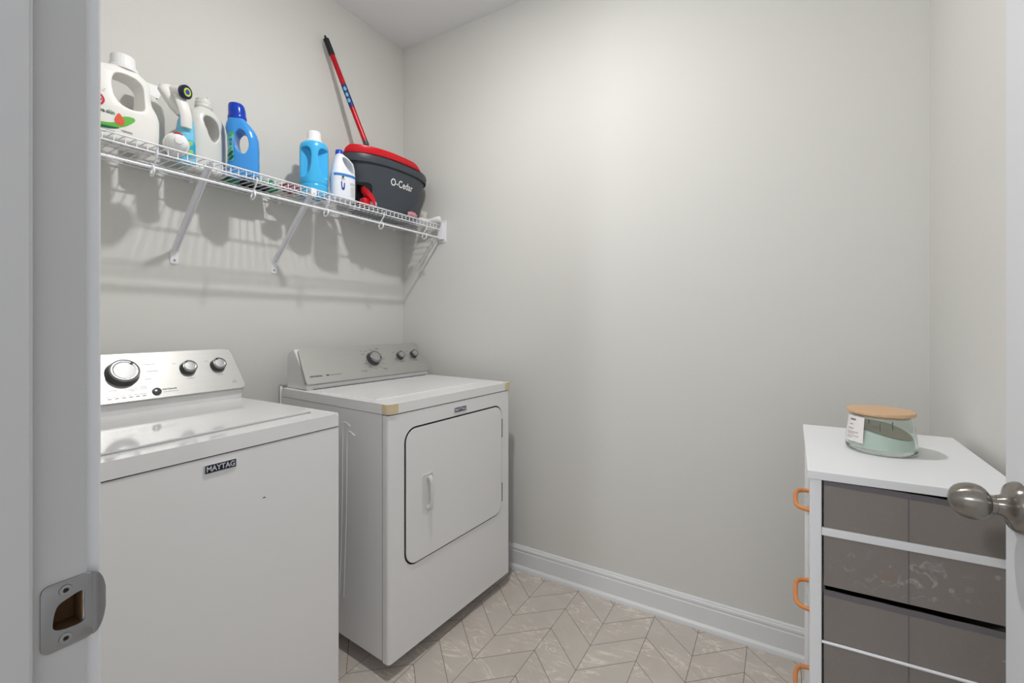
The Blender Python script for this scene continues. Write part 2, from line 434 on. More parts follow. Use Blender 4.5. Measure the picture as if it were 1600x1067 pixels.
# ------------------------------------------------------------------ the room
XW, YS, H = 2.257, -1.745, 2.744
def wallbox(name, *a):
    bm = BM(); box(bm, *a); return struct(name, bm, M['wall'])
wallbox('wall_left', -0.1, 0, -1.86, 0.1, 0, H + 0.05)
wallbox('wall_back', 0, XW, 0, 0.1, 0, H + 0.05)
wallbox('wall_right', XW, XW + 0.1, -1.86, 0.1, 0, H + 0.05)
bm = BM(); J0, J1 = 1.325, 2.098
box(bm, 0, J0 - 0.02, -1.86, YS, 0, H + 0.05); box(bm, J1 + 0.02, XW, -1.86, YS, 0, H + 0.05); box(bm, J0 - 0.02, J1 + 0.02, -1.86, YS, 2.06, H + 0.05)
struct('wall_front', bm, M['wall'])
bm = BM(); box(bm, -0.1, XW + 0.1, -1.86, 0.1, H, H + 0.05); struct('ceiling', bm, M['ceiling'])
bm = BM(); box(bm, -0.6, 3.2, -3.9, 0.1, -0.05, 0); struct('floor', bm, M['floor'])

def baseboard(name, p, q, nrm, h=0.112):
    prof = [(0, 0), (0.026, 0), (0.026, 0.006), (0.0235, 0.0145), (0.0165, 0.021), (0.014, 0.0215), (0.014, 0.083), (0.0115, 0.086), (0.0115, 0.091),
            (0.0135, 0.094), (0.0125, 0.101), (0.008, 0.104), (0.0075, 0.108), (0.004, h), (0, h)]
    p = Vector(p); q = Vector(q); nr = Vector(nrm); bm = BM()
    loft(bm, [[e + nr * a + Vector((0, 0, b)) for a, b in prof] for e in (p, q)])
    return struct(name, bm, M['trim'], smooth=True, ang=25)
baseboard('baseboard_back', (0, 0, 0), (XW, 0, 0), (0, -1, 0))
baseboard('baseboard_right', (XW, -0.0, 0), (XW, YS, 0), (-1, 0, 0))
baseboard('baseboard_left', (0, 0, 0), (0, YS, 0), (1, 0, 0))

# door frame: jambs with stops, casing on the room side
def jamb(name, xs, sgn):
    bm = BM()
    if sgn > 0:
        hz0, hz1, hy0, hy1 = 0.9285, 0.9595, -1.765, -1.744
        x0, x1 = xs - 0.019, xs
        box(bm, x0, x1, -1.865, YS + 0.004, 0, hz0, 0.0015, 2); box(bm, x0, x1, -1.865, YS + 0.004, hz1, 2.04, 0.0015, 2)
        box(bm, x0, x1, -1.865, hy0, hz0 - 0.001, hz1 + 0.001); box(bm, x0, x1, hy1, YS + 0.004, hz0 - 0.001, hz1 + 0.001)
        box(bm, xs - 0.002, xs + 0.0105, -1.845, -1.7765, 0, 2.04, 0.0028, 3)
    else:
        box(bm, xs, xs + 0.019, -1.865, YS + 0.004, 0, 2.04, 0.0015, 2)
        box(bm, xs - 0.0105, xs + 0.002, -1.845, -1.7765, 0, 2.04, 0.0028, 3)
    o = struct(name, bm, M['jamb'], smooth=True, wn=True); return o
jl = jamb('trim_1', J0, 1); jamb('trim_2', J1, -1)
bm = BM(); box(bm, J0 - 0.019, J1 + 0.019, -1.865, YS + 0.004, 2.04, 2.058); box(bm, J0, J1, -1.845, -1.7765, 2.028, 2.041); struct('trim_3', bm, M['jamb'])
def casing(name, x0, x1, z0, z1):
    bm = BM(); box(bm, x0, x1, YS + 0.0005, YS + 0.016, z0, z1, 0.004, 3); return struct(name, bm, M['trim'], smooth=True, wn=True)
casing('trim_4', J0 - 0.062, J0 - 0.006, 0, 2.045)
casing('trim_5', J1 + 0.006, J1 + 0.062, 0, 2.045)
casing('trim_6', J0 - 0.062, J1 + 0.062, 2.046, 2.102)

# strike plate on the left jamb
def strike():
    o = thing('strike_plate', 'satin nickel strike plate screwed to the white door jamb', 'strike plate', (J0, -1.75, 0.944))
    P = rrect(0.0345, 0.057, 0.006, 5, cx=-0.0035)
    bm = BM(); prism(bm, P, 'x', 0.0, 0.0016, 0.0004)
    lip = BM()                      # curved lip that bends round the edge of the jamb
    n, rows = 12, []
    for i in range(9):
        k = i / 8; yy = 0.0120 + 0.0102 * k; xx = 0.0010 - 0.0034 * k * k
        hh = 0.0275 * math.sqrt(1 - 0.9 * k * k)
        rows.append([(xx + d, yy, -hh + 2 * hh * j / n) for d in (-0.0007, 0.0007) for j in (range(n + 1) if d > 0 else range(n, -1, -1))])
    loft(lip, rows)
    obj('plate_lip', lip, M['strike'], o, ang=50)
    h = BM(); prism(h, smooth_poly([(-0.0135, -0.006), (-0.011, 0.008), (-0.004, 0.0125), (0.006, 0.0145), (0.0065, 0.002), (0.0065, -0.0115), (-0.003, -0.013), (-0.011, -0.011)], 4), 'x', -0.01, 0.02)
    pl = carve('plate', bm, [h], M['strike'], o, voxel=0)
    for z in (-0.0205, 0.0205):
        b = BM(); lathe(b, [(0.0001, 0), (0.0046, 0), (0.0042, 0.0011), (0.002, 0.0013), (0.0015, 0.0004), (0.0001, 0.0004)], 20, mtx=Matrix.Translation((0.0014, -0.0055, z)) @ Matrix.Rotation(R(90), 4, 'Y'))
        s = obj('screw', b, M['screw'], o)
        b = BM(); lathe(b, [(0.0001, 0), (0.0014, 0), (0.0014, 0.0002), (0.0001, 0.0002)], 10, mtx=Matrix.Translation((0.002, -0.0055, z)) @ Matrix.Rotation(R(90), 4, 'Y'))
        obj('screw_slot', b, M['gap'], s)
    b = BM(); z0, z1 = -0.0152, 0.0152
    box(b, -0.045, -0.0195, -0.0155, 0.0065, z0, z1); box(b, -0.0195, -0.0003, -0.0152, -0.0142, z0, z1); box(b, -0.0195, -0.0003, 0.005, 0.006, z0, z1)
    box(b, -0.0195, -0.0003, -0.0152, 0.006, z0, z0 + .001); box(b, -0.0195, -0.0003, -0.0152, 0.006, z1 - .001, z1)
    obj('mortise', b, M['mortise'], o, smooth=False, label='bare wood latch hole')
strike()

# ------------------------------------------------------------------ open door with knob
def door():
    ang = R(1.0)
    d = thing('door_1', None, None, (2.118, -1.735, 0.012), ang, kind='structure')
    L = 0.686
    bm = BM(); box(bm, 0, 0.035, 0, L, 0, 2.02, 0.002, 2)
    obj('door_leaf', bm, M['door'], d, wn=True)['kind'] = 'structure'
    zk = 0.963 - 0.012; yk = L - 0.041
    kn = bpy.data.objects.new('door_knob', None); C.objects.link(kn); kn.parent = d; kn.location = (0, yk, zk)
    mt = Matrix.Rotation(R(-90), 4, 'Y')
    b = BM(); lathe(b, [(0.0001, 0.0), (0.031, 0.0), (0.031, 0.003), (0.0295, 0.0065), (0.027, 0.0095), (0.02, 0.0115), (0.0145, 0.0145), (0.0125, 0.018), (0.0112, 0.022), (0.0001, 0.022)], 48, mtx=mt)
    obj('rosette', b, M['steel_knob'], kn, ang=60)
    prof = [(0.0001, 0.014), (0.0108, 0.014), (0.0104, 0.027), (0.0135, 0.0285), (0.0178, 0.0315), (0.0207, 0.0352), (0.0222, 0.0395), (0.0227, 0.044), (0.0221, 0.0492), (0.0205, 0.0543), (0.0178, 0.0588), (0.0138, 0.0625), (0.0088, 0.0652), (0.004, 0.0662), (0.0001, 0.0664)]
    b = BM(); lathe(b, prof, 48, mtx=mt); obj('knob', b, M['steel_knob'], kn, ang=60)
    b = BM(); lathe(b, [(0.0001, -0.037), (0.0325, -0.037), (0.0325, -0.04), (0.02, -0.047), (0.0125, -0.052), (0.0125, -0.06), (0.024, -0.07), (0.0265, -0.084), (0.02, -0.1), (0.0001, -0.106)], 32, mtx=mt)
    obj('knob', b, M['steel_knob'], kn, ang=60)
    for z in (0.2, 1.0, 1.82):
        b = BM(); tube(b, [(-0.004, -0.004, z - 0.045), (-0.004, -0.004, z + 0.045)], 0.006, 12); obj('hinge', b, M['steel_knob'], d)
door()

# ------------------------------------------------------------------ ceiling lamp (source of the main light)
def ceiling_lamp():
    o = thing('ceiling_light', 'small white flush ceiling light above the appliances', 'ceiling light', (BULB[0], BULB[1], H))
    b = BM(); zb = BULB[2] - H; lathe(b, [(0.0001, 0), (0.075, 0), (0.075, -0.02), (0.068, zb + .012), (0.062, zb - .001), (0.047, zb - .001), (0.047, zb + .002), (0.0001, zb + .002)], 40); obj('base', b, M['plastic_white'], o)
    g = mat('lit_lens', (255, 254, 252), 0.5, emit=((255, 254, 252), BULB_STRENGTH))
    b = BM(); lathe(b, [(.0001, zb + .001), (.044, zb + .001), (.0435, zb - .004), (.039, zb - .008), (.03, zb - .0115), (.016, zb - .014), (.0001, zb - .0145)], 32); obj('lens', b, g, o)
ceiling_lamp()

# ------------------------------------------------------------------ washer and dryer
def console(o, hw, y_r, tf, bf, zt, label):
    """sloped control console; tf/bf = (y,z) of the top / bottom of its steel face"""
    body = [(y_r, zt), (y_r, tf[1] - 0.035), (y_r - 0.012, tf[1] - 0.016), (tf[0] + 0.022, tf[1] - 0.006), (tf[0] + 0.012, tf[1] - 0.004), (bf[0] + 0.010, bf[1] + 0.002), (bf[0] + 0.012, bf[1] - 0.006), (bf[0] + 0.014, zt)]
    bm = BM(); prism(bm, body, 'x', -hw + 0.004, hw - 0.004)
    es = [e for e in bm.edges if abs(e.verts[0].co.x - e.verts[1].co.x) < 1e-6]
    bmesh.ops.bevel(bm, geom=es, offset=0.006, segments=3, profile=0.5, affect='EDGES', clamp_overlap=True)
    obj('console_body', bm, M['plastic_white'], o, ang=30, wn=True)
    t = Vector((0, tf[0], tf[1])); bq = Vector((0, bf[0], bf[1])); up = (t - bq).normalized(); hgt = (t - bq).length
    fr = frame_mtx((t + bq) / 2, (1, 0, 0), up)
    # trapezoid face plate with rounded corners, wider at the foot
    tw, bw = hw - 0.012, hw + 0.004
    pts = []
    cs = [(tw, hgt / 2, 0.022), (-tw, hgt / 2, 0.022), (-bw, -hgt / 2, 0.014), (bw, -hgt / 2, 0.014)]
    for i, (x, y, r) in enumerate(cs):
        p = Vector((x, y)); a = (Vector(cs[i - 1][:2]) - p).normalized(); c = (Vector(cs[(i + 1) % 4][:2]) - p).normalized()
        for k in range(7):
            s = k / 6; q0 = p + a * r; q1 = p + c * r
            q = q0 * (1 - s) ** 2 + p * 2 * s * (1 - s) + q1 * s * s; pts.append((q.x, q.y))
    bm = BM(); prism(bm, pts, 'z', -0.016, 0.0, 0.002, 2); place(bm, fr)
    obj('console_panel', bm, M['steel'], o, ang=30, wn=True, label=label)
    bm = BM(); box(bm, -hw + 0.03, hw - 0.02, bf[0] + 0.0105, bf[0] + 0.0135, zt + 0.0001, zt + 0.0016); obj('console_gap', bm, M['gap'], o, smooth=False)
    return fr, hgt
def dial(o, fr, x, v, r, depth, tick=60):
    m = fr @ Matrix.Translation((x, v, 0))
    e = bpy.data.objects.new('dial', None); C.objects.link(e); e.parent = o
    e.matrix_local = m
    b = BM(); lathe(b, [(0.0001, 0), (r * 1.12, 0), (r * 1.08, depth * 0.25), (r * 0.98, depth * 0.8), (r * 0.9, depth * 0.82), (0.0001, depth * 0.82)], 36); obj('skirt', b, M['knob_side'], e)
    b = BM(); lathe(b, [(r * 0.7, depth * 0.8), (r * 0.985, depth * 0.8), (r * 0.97, depth * 0.94), (r * 0.86, depth), (r * 0.72, depth * 0.96), (r * 0.7, depth * 0.8)], 36); obj('ring', b, M['chrome'], e, ang=60)
    b = BM(); lathe(b, [(0.0001, depth * 0.8), (r * 0.71, depth * 0.8), (r * 0.71, depth * 0.95), (r * 0.3, depth * 0.98), (0.0001, depth * 0.985)], 36); obj('face', b, M['knob_face'], e)
    b = BM(); a = R(tick); box(b, r * 0.66, r * 0.92, -r * 0.09, r * 0.09, depth * 0.9, depth * 1.02, mtx=Matrix.Rotation(a, 4, 'Z')); obj('pointer', b, M['black'], e, smooth=False)
def scribble(bm, fr, x, v, w, h=0.0022):
    """a line of print too fine to read in the photo: a row of fine dashes"""
    k = x - w / 2
    while k < x + w / 2:
        L = random.uniform(0.0012, 0.004); L = min(L, x + w / 2 - k)
        if L > 0.0006: box(bm, k, k + L, v - h / 2, v + h / 2, 0.0, 0.0003, mtx=fr)
        k += L + 0.0008
def badge(o, x, z, yf, w=0.072, h=0.021):
    e = bpy.data.objects.new('name_badge', None); C.objects.link(e); e.parent = o; e.location = (x, yf, z)
    b = BM(); prism(b, rrect(w, h, 0.0015, 3), 'y', 0.0, -0.003); obj('badge_rim', b, M['silver_text'], e)
    b = BM(); prism(b, rrect(w - 0.003, h - 0.003, 0.001, 3), 'y', -0.0029, -0.0034); obj('badge_face', b, M['badge'], e)
    t = text_bm('MAYTAG', h * 0.82, 0.0004, 0.0003)
    xs = [v.co.x for v in t.verts]; sx = (w * 0.88) / (max(xs) - min(xs))
    place(t, Matrix.Diagonal((sx, 1, 1, 1)))
    ser = BM()     # slab serifs under and over the strokes
    place(t, frame_mtx((0, -0.0037, -0.0004), (1, 0, 0), (0, 0, 1)))
    obj('lettering', t, M['silver_text'], e, smooth=False)

def washer():
    o = thing('washing_machine', 'white top-loading washing machine, nearest the doorway', 'washing machine', (0.3685, -1.33, 0), R(90))
    hw, hd = 0.348, 0.3285
    b = BM(); box(b, -hw, hw, -hd, hd, 0.03, 0.8735, 0.006, 3)
    obj('cabinet', b, M['enamel_rough'], o, wn=True)
    b = BM(); box(b, -hw + 0.004, hw - 0.004, -hd + 0.004, hd - 0.004, 0.87, 0.88); obj('seam', b, M['gap'], o, smooth=False)
    # top deck with rounded front, recess for the lid
    b = BM(); pts = rrect(2 * hw + 0.004, 2 * hd + 0.004, 0.012, 5)
    prism(b, pts, 'z', 0.8765, 0.914, 0.007, 4)
    obj('top_deck', b, M['lid'], o, wn=True, ang=30)
    b = BM(); pts = smooth_poly([(-0.31, 0.18), (-0.1, 0.182), (0.1, 0.182), (0.306, 0.18), (0.312, 0.1), (0.311, -0.1), (0.3, -0.243), (0.29, -0.252), (0.18, -0.256), (0, -0.266), (-0.18, -0.276), (-0.3, -0.26), (-0.312, -0.1), (-0.312, 0.1)], 5)
    prism(b, pts, 'z', 0.9135, 0.9178, 0.0012, 2); obj('lid_gap', b, M['greywhite'], o)
    b = BM(); pts2 = [(p[0] * 0.992, p[1] * 0.989) for p in pts]
    prism(b, pts2, 'z', 0.9138, 0.9205, 0.003, 3); obj('lid', b, M['lid'], o, wn=True, ang=30)
    fr, hg = console(o, 0.335, 0.322, (0.250, 1.094), (0.166, 0.958), 0.914, 'brushed steel control panel')
    def V(z): return (z - (1.094 + 0.958) / 2) / ((1.094 - 0.958) / hg)
    dial(o, fr, 0.0, V(1.036), 0.038, 0.024, 48); dial(o, fr, 0.174, V(1.037), 0.022, 0.02, 118); dial(o, fr, 0.267, V(1.039), 0.022, 0.02, 112)
    b = BM(); lathe(b, [(0.0001, 0), (0.0125, 0), (0.0115, 0.004), (0.006, 0.0058), (0.0001, 0.006)], 28, mtx=fr @ Matrix.Translation((0.073, V(0.976), 0))); obj('start_button', b, M['knob_side'], o)
    b = BM()
    for i in range(6): box(b, -0.047 + i * 0.0165, -0.038 + i * 0.0165, V(0.969) - 0.0011, V(0.969) + 0.0011, 0, 0.0004, mtx=fr)
    obj('indicator_lights', b, M['ink'], o, smooth=False)
    t = text_bm('start/pause', 0.0088, 0.00015, 0.0002, 'LEFT'); place(t, fr @ Matrix.Translation((0.0885, V(0.981), 0.0002)))
    obj('lettering', t, M['ink'], o, smooth=False)
    b = BM()
    for x, z, w in ((0.11, .973, .04), (-.045, .9745, .014), (-.028, .9745, .012), (-.012, .9745, .011), (.005, .9745, .01), (.022, .9745, .01), (.038, .9745, .018), (-.03, .991, .02), (.012, .99, .03), (.012, .986, .016), (.043, .994, .017), (.043, .989, .015),
                    (.06, 1.015, .016), (.075, 1.037, .03), (.068, 1.058, .036), (.048, 1.076, .014), (.0, 1.086, .02), (-.06, 1.045, .02), (-.065, 1.02, .02), (-.055, 1.07, .02), (.174, 1.006, .022), (.267, 1.008, .02), (.138, 1.055, .01), (.235, 1.056, .01), (.306, .978, .016), (.306, .983, .01)):
        scribble(b, fr, x, V(z), w, 0.0017)
    obj('lettering', b, M['ink_light'], o, smooth=False)
    badge(o, 0.008, 0.8465, -hd)
    b = BM(); lathe(b, [(0.0001, 0), (0.003, 0), (0.0001, 0.0008)], 8, mtx=Matrix.Translation((0.115, -hd, 0.735)) @ Matrix.Rotation(R(90), 4, 'X') @ Matrix.Diagonal((1.3, 0.6, 1, 1))); obj('scuff', b, M['ink'], o)
    for sx in (-1, 1):
        for sy in (-1, 1):
            b = BM(); lathe(b, [(0.0001, 0), (0.022, 0), (0.022, 0.02), (0.01, 0.022), (0.01, 0.04), (0.0001, 0.04)], 16, c=(sx * 0.29, sy * 0.27, 0)); obj('foot', b, M['black'], o)
washer()

def dryer():
    o = thing('clothes_dryer', 'white front-loading clothes dryer with yellowed top corners, beside the back wall', 'clothes dryer', (0.4543, -0.4528, 0), R(85.9))
    xl, xr, yf, yb = -0.352, 0.3395, -0.315, 0.356
    zb, zs, zt = 0.056, 0.882, 0.9175
    b = BM(); box(b, xl + 0.001, xr - 0.001, yf + 0.034, yb, zb + 0.002, zs, 0.002, 2)
    # stamped contours on the side sheet
    obj('cabinet', b, M['enamel_rough'], o, wn=True)
    b = BM()
    for (y0, dy, z0, z1) in ((-0.09, -0.03, 0.80, 0.2), (-0.065, -0.03, 0.83, 0.2)):
        P = bez([(xl + 0.0012, y0 + dy - 0.015, z0 - 0.01), (xl + 0.0012, y0 - 0.01, z0), (xl + 0.0012, y0 + 0.0, z0 - 0.04), (xl + 0.0012, y0 + 0.005, (z0 + z1) / 2), (xl + 0.0012, y0 + 0.02, z1)], 8); tube(b, P, 0.0022, 8)
    obj('side_contour', b, M['enamel_rough'], o)
    b = BM(); box(b, xl + 0.003, xr - 0.003, yf + 0.0285, yf + 0.034, zb + 0.004, zs - 0.001); box(b, xl + 0.004, xr - 0.004, yf + 0.005, yb, zs - 0.004, zs + 0.004); obj('seam', b, M['gap'], o, smooth=False)
    b = BM(); pts = rrect(xr - xl, 0.0295 + 0.03, 0.013, 6, (xl + xr) / 2, yf + 0.0295)
    pts = [(p[0], min(p[1], yf + 0.0295)) for p in pts]
    q = []
    for p in pts:
        if not q or (abs(p[0] - q[-1][0]) + abs(p[1] - q[-1][1])) > 1e-5: q.append(p)
    prism(b, q, 'z', zb, zs - 0.0015, 0.002, 2); obj('front_panel', b, M['enamel_rough'], o, wn=True, ang=30)
    b = BM(); prism(b, rrect(xr - xl + 0.004, yb - yf + 0.002, 0.016, 6, (xl + xr) / 2, (yf + yb) / 2 - 0.001), 'z', zs + 0.002, zt, 0.005, 4)
    obj('top_panel', b, M['enamel'], o, wn=True, ang=30)
    b = BM(); prism(b, smooth_poly([(-0.3, 0.15), (0, 0.152), (0.29, 0.15), (0.298, 0), (0.295, -0.17), (0.26, -0.2), (0, -0.205), (-0.28, -0.2), (-0.3, -0.17), (-0.302, 0)], 5), 'z', zt - 0.001, zt + 0.0022, 0.0016, 2); obj('top_embossing', b, M['enamel'], o, wn=True, ang=40)
    # yellowed corner caps at the two front corners of the top
    for sx in (-1, 1):
        cx = xl if sx < 0 else xr; r = 0.016; ex = 0.0028; P = []
        L = 0.038
        for rr, flip in ((ex, False), (-0.004, True)):
            Q = []
            Q.append((cx - sx * L + 0 * sx, yf - 0.002 - rr))
            for k in range(7):
                a = R(90 * k / 6); Q.append((cx + sx * 0.002 - sx * r + sx * (r + rr) * math.sin(a), yf - 0.002 + r - (r + rr) * math.cos(a)))
            Q.append((cx + sx * (0.002 + rr), yf - 0.002 + 0.03))
            P += Q[::-1] if flip else Q
        b = BM(); prism(b, P, 'z', zs + 0.004, zt + 0.0006)
        obj('corner_cap', b, M['tan'], o, label='yellowed plastic corner')
    # door
    cx, cz, w, h = -0.003, 0.5855, 0.552, 0.469
    b = BM(); prism(b, rrect(w + 0.012, h + 0.012, 0.052, 8, cx, cz), 'y', yf + 0.001, yf - 0.0008); obj('door_gap', b, M['gap'], o)
    d = bpy.data.objects.new('door', None); C.objects.link(d); d.parent = o; d.location = (cx, yf, cz)
    b = BM(); prism(b, rrect(w, h, 0.047, 10), 'y', 0.0, -0.0045, 0.002, 3)
    obj('door_panel', b, M['enamel_rough'], d, wn=True, ang=30)
    hx, hz = -0.176, -0.008
    b = BM()
    for k, (ww, hh) in enumerate(((0.05, 0.135),)):
        P = [(hx + p[0], -0.005, hz + p[1]) for p in rrect(ww, hh, 0.006, 5)]; tube(b, P, 0.0014, 8, cyclic=True)
    prism(b, [(hx + p[0], hz + p[1]) for p in rrect(0.048, 0.133, 0.006, 5)], 'y', -0.0043, -0.0051)
    prof = [(-0.055, 0.004), (-0.05, 0.0095), (-0.042, 0.009), (-0.03, 0.006), (0, 0.0055), (0.03, 0.006), (0.042, 0.009), (0.05, 0.0095), (0.055, 0.004)]
    P = bez([(hx + 0.004, -0.009, hz - 0.056), (hx + 0.004, -0.018, hz - 0.046), (hx + 0.004, -0.022, hz - 0.02), (hx + 0.004, -0.022, hz + 0.02), (hx + 0.004, -0.018, hz + 0.046), (hx + 0.004, -0.009, hz + 0.056)], 6)
    rr = [0.006 + 0.004 * abs(2 * i / (len(P) - 1) - 1) ** 2 for i in range(len(P))]
    tube(b, P, rr, 12); obj('door_handle', b, M['plastic_white'], d)
    for z in (0.135, -0.148):
        b = BM(); box(b, w / 2 - 0.001, w / 2 + 0.0055, -0.0050, 0.0, z - 0.042, z + 0.042, 0.0015, 2); obj('hinge', b, M['knob_side'], d)
    fr, hg = console(o, 0.336, 0.350, (0.283, 1.082), (0.187, 0.943), zt, 'brushed steel control panel')
    def V(z): return (z - (1.082 + 0.943) / 2) / ((1.082 - 0.943) / hg)
    dial(o, fr, 0.018, V(1.018), 0.031, 0.027, -18); dial(o, fr, 0.18, V(1.021), 0.019, 0.022, 100); dial(o, fr, 0.27, V(1.023), 0.019, 0.022, 92)
    t = text_bm('CENTENNIAL', 0.0095, 0.0003, 0.0002, 'LEFT'); place(t, fr @ Matrix.Translation((-0.318, V(0.9695), 0.0002))); obj('lettering', t, M['ink'], o, smooth=False)
    b = BM()
    box(b, -0.243, -0.232, V(0.97) - 0.003, V(0.97) + 0.003, 0, 0.0003, mtx=fr)
    scribble(b, fr, -0.2, V(0.9695), 0.06, 0.002)
    for k in range(11):
        a = R(150 - k * 30 - 5); x = 0.018 + 0.05 * math.cos(a); v = V(1.018) + 0.05 * math.sin(a)
        scribble(b, fr, x + 0.006 * math.cos(a), v, 0.018, 0.0016)
    for x, z, w in ((-.055, .9715, .034), (-.05, .966, .016), (.062, .973, .028), (.064, .969, .018), (.062, 1.064, .02), (.062, 1.06, .012), (-.03, 1.055, .012), (.18, .995, .03), (.27, .995, .034), (.27, .999, .02), (.148, 1.04, .012), (.238, 1.042, .012)):
        scribble(b, fr, x, V(z), w, 0.0018)
    obj('lettering', b, M['ink'], o, smooth=False)
    b = BM(); box(b, -0.245, -0.165, 0.098, 0.112, zt - 0.0002, zt + 0.0004); obj('sticker', b, M['greywhite'], o, smooth=False)
    badge(o, 0.001, 0.849, yf, 0.07, 0.02)
    for sx in (-1, 1):
        for sy in (-1, 1):
            b = BM(); lathe(b, [(0.0001, 0), (0.02, 0), (0.02, 0.02), (0.01, 0.022), (0.01, 0.065), (0.0001, 0.065)], 16, c=(sx * 0.21, sy * 0.2 + 0.04, 0)); obj('foot', b, M['black'], o)
    b = BM(); box(b, xl - 0.006, xl + 0.004, yb - 0.001, yb + 0.002, 0.06, 0.925); obj('rear_flange', b, M['enamel'], o, smooth=False)
dryer()

# ------------------------------------------------------------------ wire shelf
ZD = 1.712; XL = 0.285
def shelf():
    o = thing('wire_shelf', 'white wire shelf with hanging rod, high on the wall above the washing machine', 'shelf', (0, 0, ZD))
    y0, y1 = -1.735, -0.012
    b = BM(); y = y1 - 0.008
    r = 0.0017
    while y > y0:
        tube(b, [(0.012, y, -r), (XL - 0.005, y, -r), (XL - 0.0012, y, -0.003), (XL, y, -0.008), (XL, y, -0.029)], r, 6); y -= 0.0254
    for x, z in ((0.014, -0.005), (0.095, -0.0055), (0.19, -0.0055)): tube(b, [(x, y0, z), (x, y1, z)], 0.0026, 8)
    obj('deck', b, M['wire'], o)
    b = BM()
    for z in (-0.0025, -0.027): tube(b, [(XL + 0.0025, y0, z), (XL + 0.0025, y1, z)], 0.0027, 8)
    obj('lip_wire', b, M['wire'], o)
    b = BM(); tube(b, [(XL - 0.002, y0, -0.070), (XL - 0.002, y1 - 0.004, -0.070)], 0.0048, 12); obj('hang_rod', b, M['wire'], o)
    for k in range(6):
        y = -0.132 - 0.2915 * k
        P = bez([(XL + 0.006, y + 0.004, -0.018), (XL + 0.004, y + 0.004, -0.036), (XL - 0.012, y + 0.004, -0.055), (XL - 0.022, y, -0.078), (XL - 0.014, y - 0.004, -0.092), (XL + 0.002, y - 0.006, -0.094), (XL + 0.012, y - 0.006, -0.082), (XL + 0.006, y - 0.006, -0.066)], 6)
        b = BM(); tube(b, P, 0.0028, 8); obj('rod_hook', b, M['wire'], o)
    for yt, yw in ((-1.148, -1.133), (-0.780, -0.767)):
        b = BM(); ZW = 1.446 - ZD
        a = Vector((XL - 0.002, yt, -0.012)); c = Vector((0.008, yw, ZW)); d = (a - c).normalized(); s = Vector((0, 1, 0)); n_ = d.cross(s).normalized()
        rings = []
        for p in (c, a):
            rings.append([p + s * 0.011 + n_ * 0.004, p + s * 0.009 - n_ * 0.005, p + s * 0.006 - n_ * 0.005, p + s * 0.005 + n_ * 0.001, p - s * 0.005 + n_ * 0.001, p - s * 0.006 - n_ * 0.005, p - s * 0.009 - n_ * 0.005, p - s * 0.011 + n_ * 0.004])
        loft(b, rings)
        prism(b, [(yw - 0.012, ZW + 0.01), (yw - 0.0125, ZW - 0.045), (yw - 0.006, ZW - 0.0485), (yw + 0.006, ZW - 0.0485), (yw + 0.0125, ZW - 0.045), (yw + 0.012, ZW + 0.01)], 'x', 0.0, 0.004)
        if yt > -1: box(b, XL - 0.004, XL + 0.0065, yt - 0.012, yt + 0.012, -0.032, 0.001, 0.002, 2)
        br = obj('bracket', b, M['wire'], o, ang=25)
        q = BM(); lathe(q, [(0.0001, 0), (0.0042, 0), (0.003, 0.002), (0.0001, 0.0022)], 14, mtx=Matrix.Translation((0.0038, yw, ZW - 0.035)) @ Matrix.Rotation(R(90), 4, 'Y')); obj('screw', q, M['screw'], br)
        if yt < -1: continue
        q = BM(); lathe(q, [(0.0001, 0), (0.0028, 0), (0.0001, 0.0012)], 12, mtx=Matrix.Translation((XL + 0.0064, yt, -0.02)) @ Matrix.Rotation(R(90), 4, 'Y')); obj('screw', q, M['screw'], br)
    b = BM(); box(b, XL - 0.02, XL + 0.03, -0.005, 0.0, -0.094, 0.024, 0.002, 2); box(b, XL - 0.014, XL + 0.022, -0.024, -0.004, -0.080, 0.012, 0.003, 2)
    br = obj('end_bracket', b, M['wire'], o, wn=True)
    for z in (0.016, -0.086):
        q = BM(); lathe(q, [(0.0001, 0), (0.0028, 0), (0.0001, 0.001)], 12, mtx=Matrix.Translation((XL + 0.0225, -0.0048, z)) @ Matrix.Rotation(R(90), 4, 'X')); obj('screw', q, M['ink'], br)
    for y in (-1.42, -1.085, -0.75, -0.56, -0.3, -0.08):
        b = BM(); box(b, 0.0, 0.018, y - 0.006, y + 0.006, -0.016, 0.0, 0.002, 2); obj('wall_clip', b, M['wire'], o)
shelf()

# ------------------------------------------------------------------ things on the shelf
ZS = ZD + 0.0004
F = R(90)
def cap(o, cx, z0, h, r0, r1, m, ribs=0, skirt=None, cy=0.0, name='cap'):
    b = BM()
    prof = []
    if skirt: prof += [(0.0001, 0), (skirt, 0), (skirt, 0.009), (r0 + 0.002, 0.0115)]
    else: prof += [(0.0001, 0)]
    prof += [(r0, 0.0115 if skirt else 0.0), (r1, h - 0.002), (r1 - 0.002, h), (0.0001, h)]
    seg = 72 if ribs else 32
    rings = []
    for r, z in prof:
        ring = []
        for i in range(seg):
            rr = r
            if ribs and z > 0.012 and r > 0.005 and (i % 3 == 0): rr = r - 0.0009
            a = 2 * math.pi * i / seg; ring.append((cx + rr * math.cos(a), cy + rr * math.sin(a), z0 + z))
        rings.append(ring)
    loft(b, rings); return obj(name, b, m, o, ang=50)

